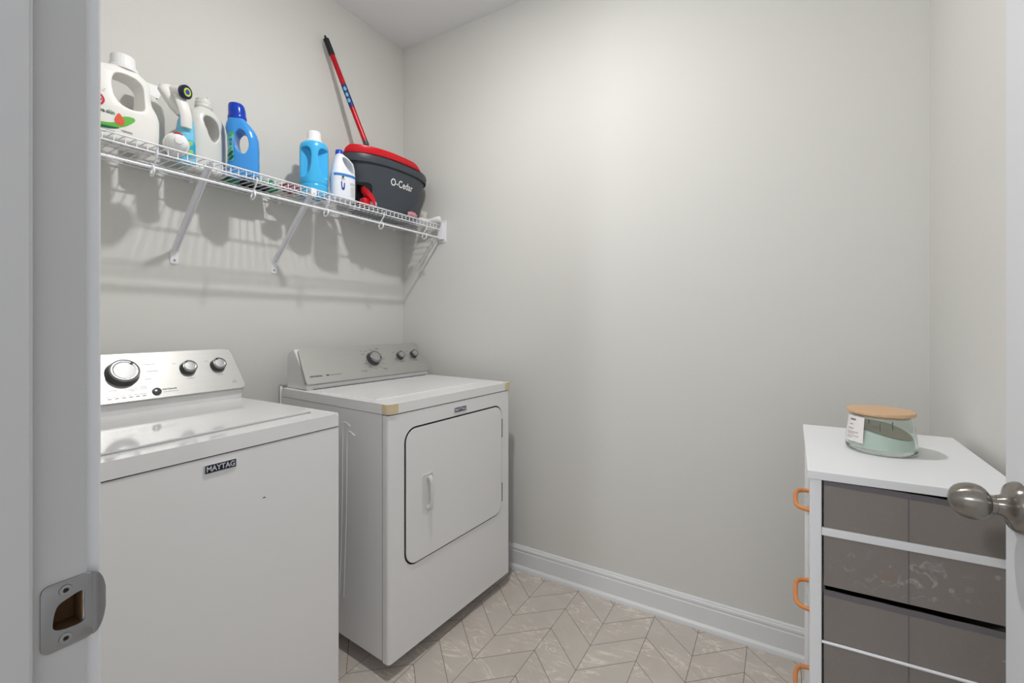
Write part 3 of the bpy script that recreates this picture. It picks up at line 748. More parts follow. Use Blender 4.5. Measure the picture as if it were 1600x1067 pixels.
def big_jug():
    o = thing('detergent_jug', 'large white detergent jug with ribbed white cap and green swoosh label', 'detergent jug', (0.175, -1.347, ZS), F, 'laundry jugs on the wire shelf')
    b = BM(); rings = []
    for z, xl, xr, hd in ((0, -.084, .086, .044), (.004, -.091, .094, .050), (.05, -.093, .096, .052), (.095, -.093, .096, .052), (.115, -.092, .09, .050), (.135, -.091, .079, .047), (.155, -.091, .0745, .044), (.196, -.088, .0745, .038), (.208, -.08, .07, .034), (.219, -.045, .053, .031), (.226, -.022, .044, .028), (.23, -.015, .037, .025)):
        rings.append(superel((xl + xr) / 2, 0, z, (xr - xl) / 2, hd, 3.2, 48))
    loft(b, rings)
    c = BM(); prism(c, smooth_poly([(-.025, .178), (-.027, .155), (-.022, .125), (-.008, .106), (.015, .1), (.04, .105), (.049, .12), (.050, .165), (.046, .185), (.03, .199), (-.002, .202), (-.018, .195)], 4), 'y', -0.2, 0.2)
    body = carve('jug_body', b, [c], M['hdpe'], o, 0.0024, 10)
    cap(o, 0.011, 0.222, 0.044, 0.0305, 0.0285, M['white_cap'], ribs=1, skirt=0.036)
    def dec(name, bm, m, off=0.0006, par=None):
        for v in bm.verts: v.co.x -= .013; v.co.z -= .036
        project(bm, body, off); obj(name, bm, m, par or o, smooth=False)
    # swoosh of leaves, drop, words and round emblem on the broad face
    dec('green_swoosh', cutgrid(smooth_poly([(-.08, .066), (-.05, .062), (-.02, .066), (.01, .078), (.03, .096), (.036, .106), (.03, .112), (.008, .107), (.0, .092), (-.02, .08), (-.05, .076), (-.08, .079)], 3)), M['leaf'])
    dec('green_swoosh', cutgrid(smooth_poly([(-.08, .064), (-.05, .060), (-.02, .063), (.0, .071), (-.02, .070), (-.05, .068), (-.08, .07)], 3)), M['darkgreen'], 0.0009)
    dec('drop_print', cutgrid(smooth_poly([(-.002, .113), (.009, .098), (.011, .088), (.005, .08), (-.005, .08), (-.011, .086), (-.011, .096)], 3)), M['orange'], 0.0012)
    t = flat_text('sensitive skin', 0.0165, -.045, .114, 0.0003); xs = [v.co.x for v in t.verts]; q = .062 / (max(xs) - min(xs))
    for v in t.verts: v.co.x *= q
    sh = -0.0115 - max(xs) * q
    for v in t.verts: v.co.z -= .005
    for v in t.verts: v.co.x += sh
    dec('lettering', t, M['darkgreen'], 0.0008)
    ring = BM(); n = 48; A = []; B = []
    for i in range(n):
        a = 2 * math.pi * i / n; A.append(ring.verts.new((-.053 + .0205 * math.cos(a), 0, .138 + .0205 * math.sin(a)))); B.append(ring.verts.new((-.053 + .0155 * math.cos(a), 0, .138 + .0155 * math.sin(a))))
    for i in range(n): ring.faces.new((A[i], A[(i + 1) % n], B[(i + 1) % n], B[i]))
    dec('round_emblem', ring, M['redprint'])
    dec('emblem_bar', cutgrid([(-.067, .1345), (-.039, .1345), (-.039, .1415), (-.067, .1415)]), M['redprint'], 0.0007)
    bl = BM()
    for x0, x1, z in ((-.06, -.01, .057), (-.03, -.008, .053), (-.06, -.03, .05), (.003, .03, .066), (.006, .03, .063), (-.045, -.015, .106), (-.034, -.03, .17), (-.038, -.032, .164)):
        merge(bl, cutgrid([(x0, z), (x1, z), (x1, z + .0014), (x0, z + .0014)], 0.006))
    dec('lettering', bl, M['ink_light'], 0.0008)
big_jug()

def back_bottle():
    o = thing('plastic_bottle', 'plain white bottle behind the spray bottle, half hidden by the large jug', 'bottle', (0.062, -1.228, ZS), F)
    b = BM(); lathe(b, [(0.0001, 0), (.036, 0), (.04, .004), (.04, .16), (.036, .19), (.022, .21), (.016, .225), (.0001, .226)], 32); obj('bottle_body', b, M['hdpe2'], o)
    b = BM(); P = [(-.012, .222), (.02, .222), (.034, .262), (-.03, .262), (-.034, .25)]; prism(b, P, 'y', -.014, .014, .004); obj('spout_cap', b, M['white_cap'], o, ang=30)
back_bottle()

def sprayer():
    o = thing('spray_bottle', 'pale blue spray bottle with navy nozzle dial and green leaf label', 'spray bottle', (0.166, -1.174, ZS), F)
    b = BM(); rings = []
    for z, hw, hd in ((0, .024, .022), (.004, .028, .026), (.06, .028, .026), (.1, .026, .024), (.14, .021, .02), (.165, .013, .013), (.185, .0125, .0125)):
        rings.append(superel(0.006, 0, z, hw, hd, 2.3, 32))
    loft(b, rings); body = obj('bottle_body', b, M['sky_liq'], o)
    lb = cutgrid([(p[0], p[1]) for p in rrect(.036, .058, .012, 5, .008, .046)], 0.004); project(lb, body, 0.0007); L = obj('label', lb, M['teal'], o, smooth=False, label='teal label with leaves')
    for (x, z, r) in ((.008, .062, .010), (.008, .033, .011)):
        q = cutgrid(smooth_poly([(x - r * .9, z - r), (x - r * .3, z + r * .7), (x + r * .8, z + r), (x + r * .7, z - r * .2)], 4), 0.004); project(q, body, 0.0012); obj('leaf_print', q, M['leaf2'], L, smooth=False)
    # head: neck collar, long shroud that leans back, nozzle with dial, trigger
    b = BM(); rings = []
    path = [(-.002, 0.0, .155, .016, .014), (-.010, 0.0, .172, .028, .018), (-0.018, 0.002, .19, .032, .018), (-.026, 0.006, .207, .034, .018), (-.034, 0.008, .222, .034, .018), (-.036, 0.008, .236, .028, .015), (-.034, 0.008, .242, .016, .01)]
    for x, y, z, hw, hd in path: rings.append(superel(x, y, z, hw, hd, 2.6, 28))
    loft(b, rings)
    tube(b, bez([(-.034, .004, .226), (-.026, -.016, .225), (-.018, -.034, .220)], 5), 0.0145, 16)
    hd_ = obj('spray_head', b, M['hdpe'], o)
    nz = Vector((-0.014, -.042, .2185)); dr = Vector((0.42, -1.0, -0.14)).normalized()
    m = dr.to_track_quat('Z', 'Y').to_matrix().to_4x4(); m.translation = nz
    b = BM(); lathe(b, [(0.0001, -.006), (.0195, -.006), (.0215, .0), (.0215, .007), (.019, .0095), (.016, .0095), (.0001, .0085)], 32, mtx=m); nn = obj('nozzle', b, M['navy'], o)
    b = BM(); lathe(b, [(.0085, .0086), (.0130, .0088), (.0130, .0102), (.0085, .0102)], 32, mtx=m); obj('nozzle_ring', b, M['lime'], nn)
    b = BM(); lathe(b, [(0.0001, .008), (.0078, .008), (.0078, .0108), (0.0001, .0112)], 24, mtx=m); obj('nozzle_centre', b, M['blue_mid'], nn)
    b = BM()
    P = bez([(-.022, -.026, .206), (-.016, -.034, .18), (-.008, -.036, .145), (-.004, -.030, .11)], 6); rg = []
    for i, p in enumerate(P):
        k = i / (len(P) - 1); w = .019 - .003 * k
        rg.append([(p.x + w * c, p.y + .007 * s, p.z) for c, s in ((1, 0), (.6, .8), (-.6, .8), (-1, 0), (-.7, -.9), (.7, -.9))])
    loft(b, rg); obj('trigger', b, M['hdpe'], o, ang=60)
sprayer()

def lying_bottle():
    o = thing('small_bottle', 'small white bottle lying on its side, capped end toward the room', 'bottle', (0.24, -1.224, ZS + 0.033), 0)
    m = Matrix.Rotation(R(-14), 4, 'Z') @ Matrix.Rotation(R(90), 4, 'Y')
    b = BM(); lathe(b, [(0.0001, -.04), (.022, -.04), (.031, -.034), (.033, -.02), (.033, .002), (.0315, .008), (.0001, .008)], 40, mtx=m); obj('bottle_body', b, M['hdpe'], o)
    b = BM(); lathe(b, [(0.0001, .006), (.0285, .006), (.029, .012), (.0265, .024), (.019, .034), (.012, .037), (.0105, .042), (.0001, .043)], 40, mtx=m); c = obj('cap', b, M['white_cap'], o, ang=50)
    b = BM()
    P = [m @ Vector((-.0245 * math.cos(R(a)), .0245 * math.sin(R(a)), .0285)) for a in range(-28, 29, 7)]
    tube(b, P, [0.0008 + 0.0032 * math.cos(R(a) * 3) for a in range(-28, 29, 7)], 8); obj('red_mark', b, M['redprint'], c)
lying_bottle()

def milk_jug():
    o = thing('detergent_jug', 'milky white jug with moulded handle and no label, cap off', 'detergent jug', (0.095, -1.078, ZS), F, 'laundry jugs on the wire shelf')
    b = BM(); rings = []
    for z, xl, xr, hd in ((0, -.056, .058, .036), (.004, -.062, .065, .042), (.1, -.063, .066, .043), (.15, -.062, .065, .043), (.185, -.06, .062, .041), (.205, -.052, .05, .037), (.222, -.036, .03, .03), (.232, -.026, .02, .024), (.238, -.024, .018, .022)):
        rings.append(superel((xl + xr) / 2 - .002, 0, z, (xr - xl) / 2, hd, 2.8, 44))
    loft(b, rings)
    c = BM(); prism(c, smooth_poly([(-.014, .198), (-.02, .182), (-.012, .152), (.002, .122), (.012, .113), (.023, .124), (.03, .144), (.028, .172), (.018, .192), (.0, .201)], 4), 'y', -0.2, 0.2)
    carve('jug_body', b, [c], M['hdpe2'], o, 0.0024, 12)
    b = BM(); lathe(b, [(.025, .232), (.0275, .236), (.0275, .243), (.0255, .245), (.0265, .249), (.0265, .254), (.0245, .256), (.0245, .264), (.0225, .264), (.0225, .232)], 36, c=(-.003, 0, 0))
    prism(b, [(.008, .258), (.014, .258), (.0135, .278), (.009, .280)], 'y', -.004, .004)
    obj('neck', b, M['hdpe2'], o, ang=50)
milk_jug()

def blue_jug():
    o = thing('detergent_jug', 'blue detergent jug with dark blue cap and oval handle hole', 'detergent jug', (0.18, -0.990, ZS), R(46), 'laundry jugs on the wire shelf')
    b = BM(); rings = []
    for z, xl, xr, hd in ((0, -.044, .046, .028), (.004, -.049, .051, .033), (.03, -.05, .052, .035), (.06, -.048, .052, .035), (.1, -.047, .052, .035), (.14, -.049, .05, .034), (.160, -.052, .044, .033), (.174, -.055, .036, .032), (.188, -.053, .026, .031), (.2, -.048, .014, .03), (.207, -.046, .010, .029)):
        rings.append(superel((xl + xr) / 2, 0, z, (xr - xl) / 2, hd, 2.7, 44))
    loft(b, rings)
    c = BM(); prism(c, smooth_poly([(-.008, .163), (-.018, .148), (-.019, .123), (-.012, .098), (.0, .082), (.013, .080), (.022, .092), (.026, .113), (.022, .138), (.012, .156), (.0, .165)], 4), 'y', -0.2, 0.2)
    body = carve('jug_body', b, [c], M['blue_jug'], o, 0.0022, 8)
    cb = BM(); rings = []
    for r, z, dx in ((.0285, .212, 0), (.030, .214, 0), (.030, .226, 0), (.0285, .229, 0), (.0275, .25, -.001), (.0255, .266, -.003), (.022, .272, -.004), (.004, .274, -.004)):
        rings.append([(-.019 + dx + r * math.cos(2 * math.pi * i / 40), r * math.sin(2 * math.pi * i / 40), z - 0.008) for i in range(40)])
    loft(cb, rings); obj('cap', cb, M['blue_cap'], o, ang=50)
    lb = cutgrid(rrect(.026, .1, .006, 4, -.034, .1), 0.004); project(lb, body, 0.0007); L = obj('label', lb, mat('aqua_label', (110, 196, 214), 0.4), o, smooth=False, label='pale label with green leaves')
    for (x, z, s) in ((-.03, .145, .009), (-.033, .075, .011), (-.03, .06, .01), (-.035, .09, .008)):
        q = cutgrid(smooth_poly([(x - s, z - s * .8), (x - s * .2, z + s * .6), (x + s, z + s), (x + s * .5, z - s * .4)], 3), .004); project(q, body, .0012); obj('leaf_print', q, M['darkgreen'] if z < .08 else M['leaf'], L, smooth=False)
    bl = BM()
    for z in (.126, .121, .112, .106): merge(bl, cutgrid([(-.036, z), (-.026, z), (-.026, z + .003), (-.036, z + .003)], .004))
    project(bl, body, .0012); obj('lettering', bl, M['ink'], L, smooth=False)
blue_jug()

def blob(name, size, m, parent, seed, amp=0.35, freq=2.2, sub=4, flat=True, ctr=(0, 0, 0)):
    bm = BM(); bmesh.ops.create_icosphere(bm, subdivisions=sub, radius=1.0)
    for v in bm.verts:
        n = v.co.normalized(); k = 1 + amp * noise.noise(n * freq + Vector((seed, seed * 2, 0))) + amp * 0.5 * abs(noise.noise(n * freq * 2.7 + Vector((seed, 0, seed))))
        p = Vector((n.x * size[0], n.y * size[1], n.z * size[2])) * k
        if flat: p.z = max(p.z, -size[2] * 0.75)
        v.co = p + Vector(ctr)
    lo = min(v.co.z for v in bm.verts)
    for v in bm.verts: v.co.z -= lo
    return obj(name, bm, m, parent, ang=75)
def soft_things():
    o = thing('cleaning_wipes', 'flat green plastic packet lying behind the blue jug', 'packet', (0.068, -0.91, ZS), 0)
    bm = BM(); nx, ny = 10, 26; top = []; bot = []
    for j in range(ny + 1):
        rt_, rb_ = [], []
        for i in range(nx + 1):
            u, v = i / nx, j / ny; x = (u - .5) * .10; y = (v - .5) * .185
            puff = (max(0, (1 - (2 * u - 1) ** 4)) * max(0, (1 - (2 * v - 1) ** 6)))
            h = .022 + .022 * puff + .007 * noise.noise(Vector((x * 40, y * 40, 3))) + (.008 if v > .85 and u > .5 else 0)
            rt_.append(bm.verts.new((x, y, h if 0 < i < nx and 0 < j < ny else .018))); rb_.append(bm.verts.new((x, y, 0.0 if 0 < i < nx and 0 < j < ny else .012)))
        top.append(rt_); bot.append(rb_)
    for g in (top, bot):
        for j in range(ny):
            for i in range(nx): bm.faces.new((g[j][i], g[j][i + 1], g[j + 1][i + 1], g[j + 1][i]))
    for j in range(ny):
        for i in (0, nx): bm.faces.new((top[j][i], top[j + 1][i], bot[j + 1][i], bot[j][i]))
    for i in range(nx):
        for j in (0, ny): bm.faces.new((top[j][i], bot[j][i], bot[j][i + 1], top[j][i + 1]))
    obj('packet_body', bm, M['green'], o, ang=60)
    b = BM(); box(b, .012, .052, -.055, .055, 0.0, .014, .003, 2); obj('black_flap', b, M['black'], o)
    o2 = blob('cleaning_cloth', (.05, .048, .034), M['cloth'], None, 3.3, 0.5, 2.0); o2.location = (0.06, -0.752, ZS)
    o2['label'] = 'crumpled off-white cleaning cloth to the rear of the light blue bottle'; o2['category'] = 'cloth'
    o3 = blob('small_pouch', (.028, .04, .02), M['maroon'], None, 8.1, 0.25, 2.0, 3); o3.location = (0.155, -0.795, ZS)
    o3['label'] = 'small dark red pouch between the green packet and light blue bottle'; o3['category'] = 'pouch'
soft_things()

def sky_bottle():
    o = thing('detergent_bottle', 'light blue cylindrical bottle with white cap and sunken grips', 'detergent bottle', (0.167, -0.692, ZS), R(57))
    b = BM(); lathe(b, [(0.0001, 0), (.050, 0), (.0545, .004), (.055, .044), (.053, .047), (.053, .050), (.055, .053), (.056, .1), (.056, .205), (.0535, .218), (.046, .226), (.034, .230), (.027, .231), (.0001, .231)], 64)
    cuts = []
    for s in (-1, 1):
        c = BM(); P = smooth_poly([(-.020, .06), (.004, .062), (.018, .045), (.018, 0), (.012, -.03), (0, -.052), (-.02, -.058), (-.034, -.05), (-.034, .05)], 4)
        P = [(-s * (p[0]) , p[1]) for p in P]
        # wedge-shaped pocket on each side of the central rib
        V0 = [(p[0] * .93 + s * .031, .135 + p[1]) for p in P]
        prism(c, V0 if s > 0 else V0, 'y', -0.09, -0.020)
        cuts.append(c)
    carve('bottle_body', b, cuts, M['sky'], o, 0.0022, 6)
    cap(o, 0, 0.229, .048, .0285, .0255, M['white_cap'], ribs=1, skirt=.0325)
sky_bottle()

def bleach():
    o = thing('bleach_jug', 'small white bleach jug with blue screw cap beside the mop bucket', 'bleach jug', (0.232, -0.598, ZS), R(78)); o.scale = (0.93, 0.93, 1.0)
    b = BM(); rings = []
    for z, xl, xr, hd in ((0, -.05, .05, .032), (.004, -.054, .054, .036), (.05, -.055, .055, .037), (.115, -.055, .055, .036), (.122, -.053, .053, .035), (.14, -.051, .053, .034), (.165, -.044, .046, .03), (.182, -.038, .024, .026), (.194, -.033, -.0, .02), (.2, -.031, -.005, .0125)):
        rings.append(superel((xl + xr) / 2, 0, z, (xr - xl) / 2, hd, 2.5, 44))
    loft(b, rings)
    c = BM(); prism(c, smooth_poly([(-.014, .178), (-.006, .181), (.016, .172), (.033, .154), (.040, .128), (.036, .118), (.02, .122), (.002, .138), (-.012, .160)], 4), 'y', -0.2, 0.2)
    body = carve('jug_body', b, [c], M['bleach'], o, 0.002, 5)
    cap(o, -.019, .196, .018, .0168, .0162, mat('royal_blue_cap', (24, 66, 190), .3), ribs=0)
    bnd = sheet((-.052, .052, .098, .109), 40, 3); project(bnd, body, .0006); obj('blue_band', bnd, M['band'], o, smooth=False)
    q = BM(); merge(q, cutgrid(smooth_poly([(-.027, .072), (-.024, .042), (-.012, .040), (-.009, .066), (-.013, .070), (-.016, .05), (-.021, .052), (-.022, .072)], 3), .004)); project(q, body, .0008); obj('picture_print', q, M['blue_mid'], o, smooth=False)
    q = BM(); merge(q, cutgrid([(-.018 + .0055 * math.cos(R(a)), .093 + .0055 * math.sin(R(a))) for a in range(0, 360, 30)], .003)); project(q, body, .0009); obj('round_emblem', q, M['ink'], o, smooth=False)
    q = BM()
    for z in (.072, .066): merge(q, cutgrid([(.016, z), (.044, z), (.044, z + .0015), (.016, z + .0015)], .005))
    for z in (.085, .081): merge(q, cutgrid([(-.026, z), (-.01, z), (-.01, z + .0015), (-.026, z + .0015)], .005))
    for k in range(9): merge(q, cutgrid([(.018, .056 - .005 * k), (.04, .056 - .005 * k), (.04, .057 - .005 * k), (.018, .057 - .005 * k)], .008))
    project(q, body, .0008); obj('lettering', q, M['ink_light'], o, smooth=False)
bleach()

def bucket():
    o = thing('mop_bucket', 'charcoal mop bucket with red wringer rim at the corner end of the shelf', 'mop bucket', (0.149, -0.284, ZS), F)
    def prof(z):   # half length, half depth
        k = z / .25; return .188 + .062 * k ** 0.9, .103 + .030 * k ** 0.9
    b = BM(); rings = []
    for z in (0, .004, .02, .05, .1, .15, .2, .232): 
        hw, hd = prof(z); 
        if z == 0: hw -= .006; hd -= .006
        rings.append(superel(0, 0, z, hw, hd, 2.25, 72))
    for z in (.232, .06, .012):
        hw, hd = prof(z); rings.append(superel(0, 0, z, hw - .004, hd - .004, 2.25, 72))
    loft(b, rings)
    c = BM(); P = smooth_poly([(-.25, .118), (-.2, .118), (-.168, .116), (-.156, .104), (-.152, .07), (-.148, .03), (-.147, -.004), (-.148, -.02), (-.25, -.02), (-.26, .05)], 3); prism(c, P, 'y', -0.16, -0.016)
    body = carve('bucket_body', b, [c], M['charcoal'], o, voxel=0)
    b = BM(); box(b, -.182, -.150, -.018, -.014, .004, .118); obj('pedal_recess', b, M['black'], o, smooth=False)
    # flared rim band, hollow
    b = BM(); rings = []
    for z, d in ((.212, .0), (.206, .010), (.214, .0125), (.236, .0145), (.246, .011), (.247, .004), (.238, -.002), (.215, -.0035)):
        hw, hd = prof(.23); rings.append(superel(0, 0, z, hw + d - .002, hd + d * .6 - .001, 2.25, 72))
    V = loft(b, rings, caps=False)
    for i in range(72): b.faces.new((V[-1][i], V[-1][(i + 1) % 72], V[0][(i + 1) % 72], V[0][i]))
    obj('rim', b, M['charcoal'], o, ang=50)
    # red splash guard: a raised strip that follows the rim on the room side
    b = BM(); rg = []; n = 46
    for i in range(n + 1):
        a = R(-176 + (176 - 66) * i / n); hw, hd = .253, .139
        e = 2.25; cc, ss = math.cos(a), math.sin(a)
        def P2(g, z): return ((hw + g) * math.copysign(abs(cc) ** (2 / e), cc), (hd + g) * math.copysign(abs(ss) ** (2 / e), ss), z)
        s = min(i, n - i) / n; top = .247 + .034 * min(1, (s * 9)) ** 0.5 * (1.0 - 0.25 * i / n); lo = .242
        rg.append([P2(.004, lo), P2(.0065, lo + .003), P2(.004, top - .003), P2(-.001, top), P2(-.03, top - .002), P2(-.03, lo + .001)])
    loft(b, rg); obj('splash_guard', b, M['red'], o, ang=50, label='raised red plastic guard')
    b = BM(); lathe(b, [(.07, .2), (.085, .235), (.09, .240), (.085, .244), (.075, .232), (.062, .17), (.0001, .16), (.0001, .166)], 40, c=(-.1, 0.0, 0)); obj('wringer_basket', b, M['red'], o, ang=50)
    # foot pedal inside the cut-out
    b = BM()
    rg = []
    for x, y, z, w, h in ((-.186, -.055, .088, .012, .012), (-.176, -.072, .070, .014, .015), (-.163, -.088, .045, .014, .017), (-.156, -.098, .022, .013, .018)):
        rg.append([(x - .003, y - w, z - h), (x + .003, y + w, z - h), (x + .003, y + w, z + h), (x - .003, y - w, z + h)])
    loft(b, rg); box(b, -.200, -.160, -.085, -.05, .012, .045, .006, 2)
    obj('foot_pedal', b, M['red'], o, ang=50)
    b = BM(); lathe(b, [(0.0001, -.012), (.016, -.012), (.018, 0), (.016, .012), (0.0001, .012)], 20, mtx=Matrix.Translation((-.152, -.085, .022)) @ Matrix.Rotation(R(80), 4, 'Y')); obj('pedal_hinge', b, M['greywhite'], o)
    # word on the side, laid on the curved wall
    t = text_bm('O-Cedar', 0.046, 0.0006, 0.0, space=1.06); place(t, frame_mtx((0.0, 0, .1435), (1, 0, 0), (0, 0, 1)))
    xs = [v.co.x for v in t.verts]; k = .146 / (max(xs) - min(xs))
    for v in t.verts: v.co.x = v.co.x * k + .002
    project(t, body, .0009); obj('lettering', t, M['white_cap'], o, smooth=False)
    # moulded arch line and carry-handle pivot at the corner end
    q = BM(); P = []
    pts = bez([(.05, 0, -.0), (.062, 0, .035), (.095, 0, .075), (.135, 0, .095), (.168, 0, .1)], 8)
    for p in pts: q.verts.new((p.x, 0, max(p.z, .003)))
    project(q, body, .0); P = [v.co.copy() for v in q.verts]; q.free()
    b = BM(); tube(b, P, .0016, 6); obj('moulded_line', b, M['charcoal'], o)
    b = BM(); rg = []
    for z, w, d in ((.045, .004, .02), (.07, .024, .04), (.095, .034, .046), (.112, .03, .042), (.13, .012, .03)): rg.append(superel(.2, .02, z, w, d, 2.2, 24))
    loft(b, rg); obj('spout_boss', b, M['charcoal'], o, ang=60)
bucket()

def mop():
    top = Vector((0.024, -0.536, 2.532)); d = (Vector((0.142, -0.380, 2.024)) - top); L = 0.70; d = d.normalized()
    base = top + d * 0.755
    o = thing('mop', 'red-handled mop standing in the charcoal bucket, leaning on the wall', 'mop', base)
    m = (-d).to_track_quat('Z', 'Y').to_matrix().to_4x4()
    b = BM(); lathe(b, [(0.0001, .04), (.0095, .04), (.0095, .23), (.0125, .232), (.0125, .252), (.0001, .252)], 24, mtx=m); obj('lower_pole', b, M['charcoal'], o)
    b = BM(); lathe(b, [(0.0001, .252), (.0118, .252), (.0118, .66), (.0001, .66)], 24, mtx=m); p = obj('pole', b, M['redpole'], o, label='glossy red pole')
    b = BM(); lathe(b, [(.0119, .413), (.0123, .413), (.0123, .522), (.0119, .522)], 24, mtx=m); s = obj('printed_sleeve', b, mat('sleeve_print', (30, 44, 110), .4), p)
    for k, z in enumerate((.445, .472, .5)):
        b = BM(); view = Vector((1.7, -1.4, -1.2)).normalized(); mi = m.to_3x3().inverted(); vl = mi @ view; a = math.atan2(vl.y, vl.x) - .2 + .1 * k
        for j in range(5):
            aa = a - .5 + .25 * j; h = .010 * math.sqrt(max(0.05, 1 - (2 * j / 4 - 1) ** 2))
            x0, x1 = aa - .12, aa + .12; r = .0126
            vs = [bm_v for bm_v in [b.verts.new(m @ Vector((r * math.cos(q), r * math.sin(q), z + w))) for q, w in ((x0, -h), (x1, -h), (x1, h), (x0, h))]]; b.faces.new(vs)
        obj('sleeve_picture', b, M['sky_liq'], s, smooth=False)
    b = BM(); pr = [(.0001, .66), (.0135, .66), (.0138, .672), (.0132, .735)]
    lathe(b, pr + [(.0001, .735)], 24, mtx=m)
    P = [m @ Vector((.0098 * math.cos(R(a)), 0, .737 + .0125 * math.sin(R(a)))) for a in range(-10, 191, 20)]; tube(b, P, .0036, 10)
    obj('grip', b, M['black'], o, label='dark grey hanging grip')
    b = BM(); lathe(b, [(0.0001, .05), (.03, .046), (.05, .03), (.055, .015), (.04, .004), (.0001, 0)], 32); obj('mop_head', b, M['cloth'], o)
mop()

def small_right():
    o = thing('scrub_brush', 'white scrub brush with pale bristles beside the shelf end bracket', 'brush', (0.270, -0.060, ZS + .013), R(10))
    b = BM(); tube(b, bez([(.045, .004, .008), (.02, .002, .007), (-.01, 0, .003), (-.04, -.004, .003), (-.075, -.008, .012)], 5), [x * 1.35 for x in (.009, .0105, .0115, .0115, .011, .0108, .0105, .01, .0095, .009, .0085, .008, .008, .008, .0085, .009, .0095, .010, .010, .010, .009)], 12)
    obj('brush_handle', b, M['white_cap'], o)
    b = BM(); random.seed(5)
    for k in range(60):
        x = random.uniform(-.07, -.045); y = random.uniform(-.012, .006); tube(b, [(x, y, .014), (x + random.uniform(-.006, .006) + .006, y + random.uniform(-.008, .012), .05 + random.uniform(-.01, .006))], .0011, 4)
    obj('bristles', b, M['cloth'], o)
    o2 = blob('sponge_packet', (.014, .032, .016), M['pink'], None, 5.5, .3, 2.4, 3); o2.location = (0.272, -0.215, ZS)
    o2['label'] = 'small pink and white packet in front of the mop bucket foot'; o2['category'] = 'packet'
small_right()

# ------------------------------------------------------------------ drawer cart by the right wall
def cart():
    FL = Vector((1.899, -0.806, 0)); U = Vector((math.cos(R(2.6)), math.sin(R(2.6)), 0)); Vv = Vector((math.sin(R(1.2)), math.cos(R(1.2)), 0))
    WD, LN, ZT = 0.325, 0.478, 0.894
    o = thing('drawer_unit', 'white drawer unit with grey fabric drawers and orange loop handles', 'drawer unit', (2.07, -0.56, 0))
    sk = Matrix.Translation(FL - Vector((2.07, -0.56, 0))) @ Matrix(((U.x, Vv.x, 0, 0), (U.y, Vv.y, 0, 0), (0, 0, 1, 0), (0, 0, 0, 1)))
    def put(name, bm, m, par=None, **k): place(bm, sk); return obj(name, bm, m, par or o, **k)
    b = BM(); box(b, 0, WD, 0, LN, ZT - .0165, ZT, .0012, 2); put('top_board', b, M['melamine'], wn=True)
    for u in (0.004, WD - .026):
        for v in (0.004, LN - .026):
            b = BM(); box(b, u, u + .02, v, v + .022, 0.0, ZT - .0165, .002, 2); put('post', b, M['melamine'], wn=True)
    for (z0, z1) in ((.7665, .7815), (.326, .339)):
        for v in (-.002, LN - .012):
            b = BM(); box(b, .024, WD - .024, v + .006, v + .014, z0, z1, .001, 2); put('side_rail', b, M['melamine'], wn=True)
    for z in (.5535, .11):
        for v in (0.004, LN - .006):
            b = BM(); tube(b, [(.024, v + .002, z), (WD - .024, v + .002, z)], .0028, 10); put('wire_rail', b, M['wire'])
    zs = [(.8765, .6655), (.656, .4445), (.436, .2245), (.216, .03)]
    hz = [.732, .488, .25, .06]
    for k, (zt, zb) in enumerate(zs):
        b = BM(); x0, x1, y0, y1 = .0275, WD - .0275, .009, LN - .009
        # open fabric box: outer shell, rim that sags a little toward the wall side
        def rim(x): return zt - .010 * ((x - x0) / (x1 - x0)) ** 1.2 * (1.0 if k == 0 else .25) - .0004 * math.sin(x * 90 + k)
        nx = 16; rings = []
        def loop(ins, zf):
            P = []
            for i in range(nx + 1): x = x0 + ins + (x1 - x0 - 2 * ins) * i / nx; P.append((x, y0 + ins, zf(x)))
            for i in range(1, 6): P.append((x1 - ins, y0 + ins + (y1 - y0 - 2 * ins) * i / 6, zf(x1)))
            for i in range(nx + 1): x = x1 - ins - (x1 - x0 - 2 * ins) * i / nx; P.append((x, y1 - ins, zf(x)))
            for i in range(1, 6): P.append((x0 + ins, y1 - ins - (y1 - y0 - 2 * ins) * i / 6, zf(x0)))
            return P
        loft(b, [loop(0, lambda x: zb), loop(0, rim), loop(.003, rim), loop(.003, lambda x: zb + .004)])
        d = put('drawer', b, M['fabric'], ang=30)
        h = BM()
        for i in range(nx):
            xa = x0 + (x1 - x0) * i / nx; xb = x0 + (x1 - x0) * (i + 1) / nx
            vs = [h.verts.new(p) for p in ((xa, y0 - .0008, rim(xa) - .0105), (xb, y0 - .0008, rim(xb) - .0105), (xb, y0 - .0008, rim(xb)), (xa, y0 - .0008, rim(xa)))]; h.faces.new(vs)
            vs = [h.verts.new(p) for p in ((xa, y0 + .0001, rim(xa) - .0105), (xb, y0 + .0001, rim(xb) - .0105), (xb, y0 + .0001, rim(xb)), (xa, y0 + .0001, rim(xa)))]; h.faces.new(vs)
        put('hem', h, M['hem'], d, smooth=False)
        h = BM(); tube(h, [((x0 + x1) / 2 - .004, y0 - .0003, zb + .002), ((x0 + x1) / 2 - .004, y0 - .0003, rim((x0 + x1) / 2) - .01)], .0008, 6); put('seam', h, M['hem'], d)
        # panel on the front (room side) carrying the wooden loop
        h = BM(); box(h, .012, .027, .028, LN - .028, zb, zt - .012, .003, 2); put('drawer_front', h, M['melamine'], d)
        z = hz[k]; ya, yb = -.571 + .806, -.424 + .806
        P = bez([(.012, ya, z), (-.003, ya + .004, z), (-.015, ya + .018, z), (-.019, ya + .045, z), (-.019, yb - .045, z), (-.015, yb - .018, z), (-.004, yb - .004, z), (.012, yb, z)], 6)
        h = BM(); tube(h, P, .0054, 12); put('drawer_handle', h, M['wood'], d, label='orange bentwood loop handle')
    b = BM(); box(b, .03, WD - .03, .012, .02, ZT - .0175, ZT - .0166); put('gap_shade_strip', b, M['gap'], smooth=False)  # dark strip stands in for shade in the gap under the white board
cart()

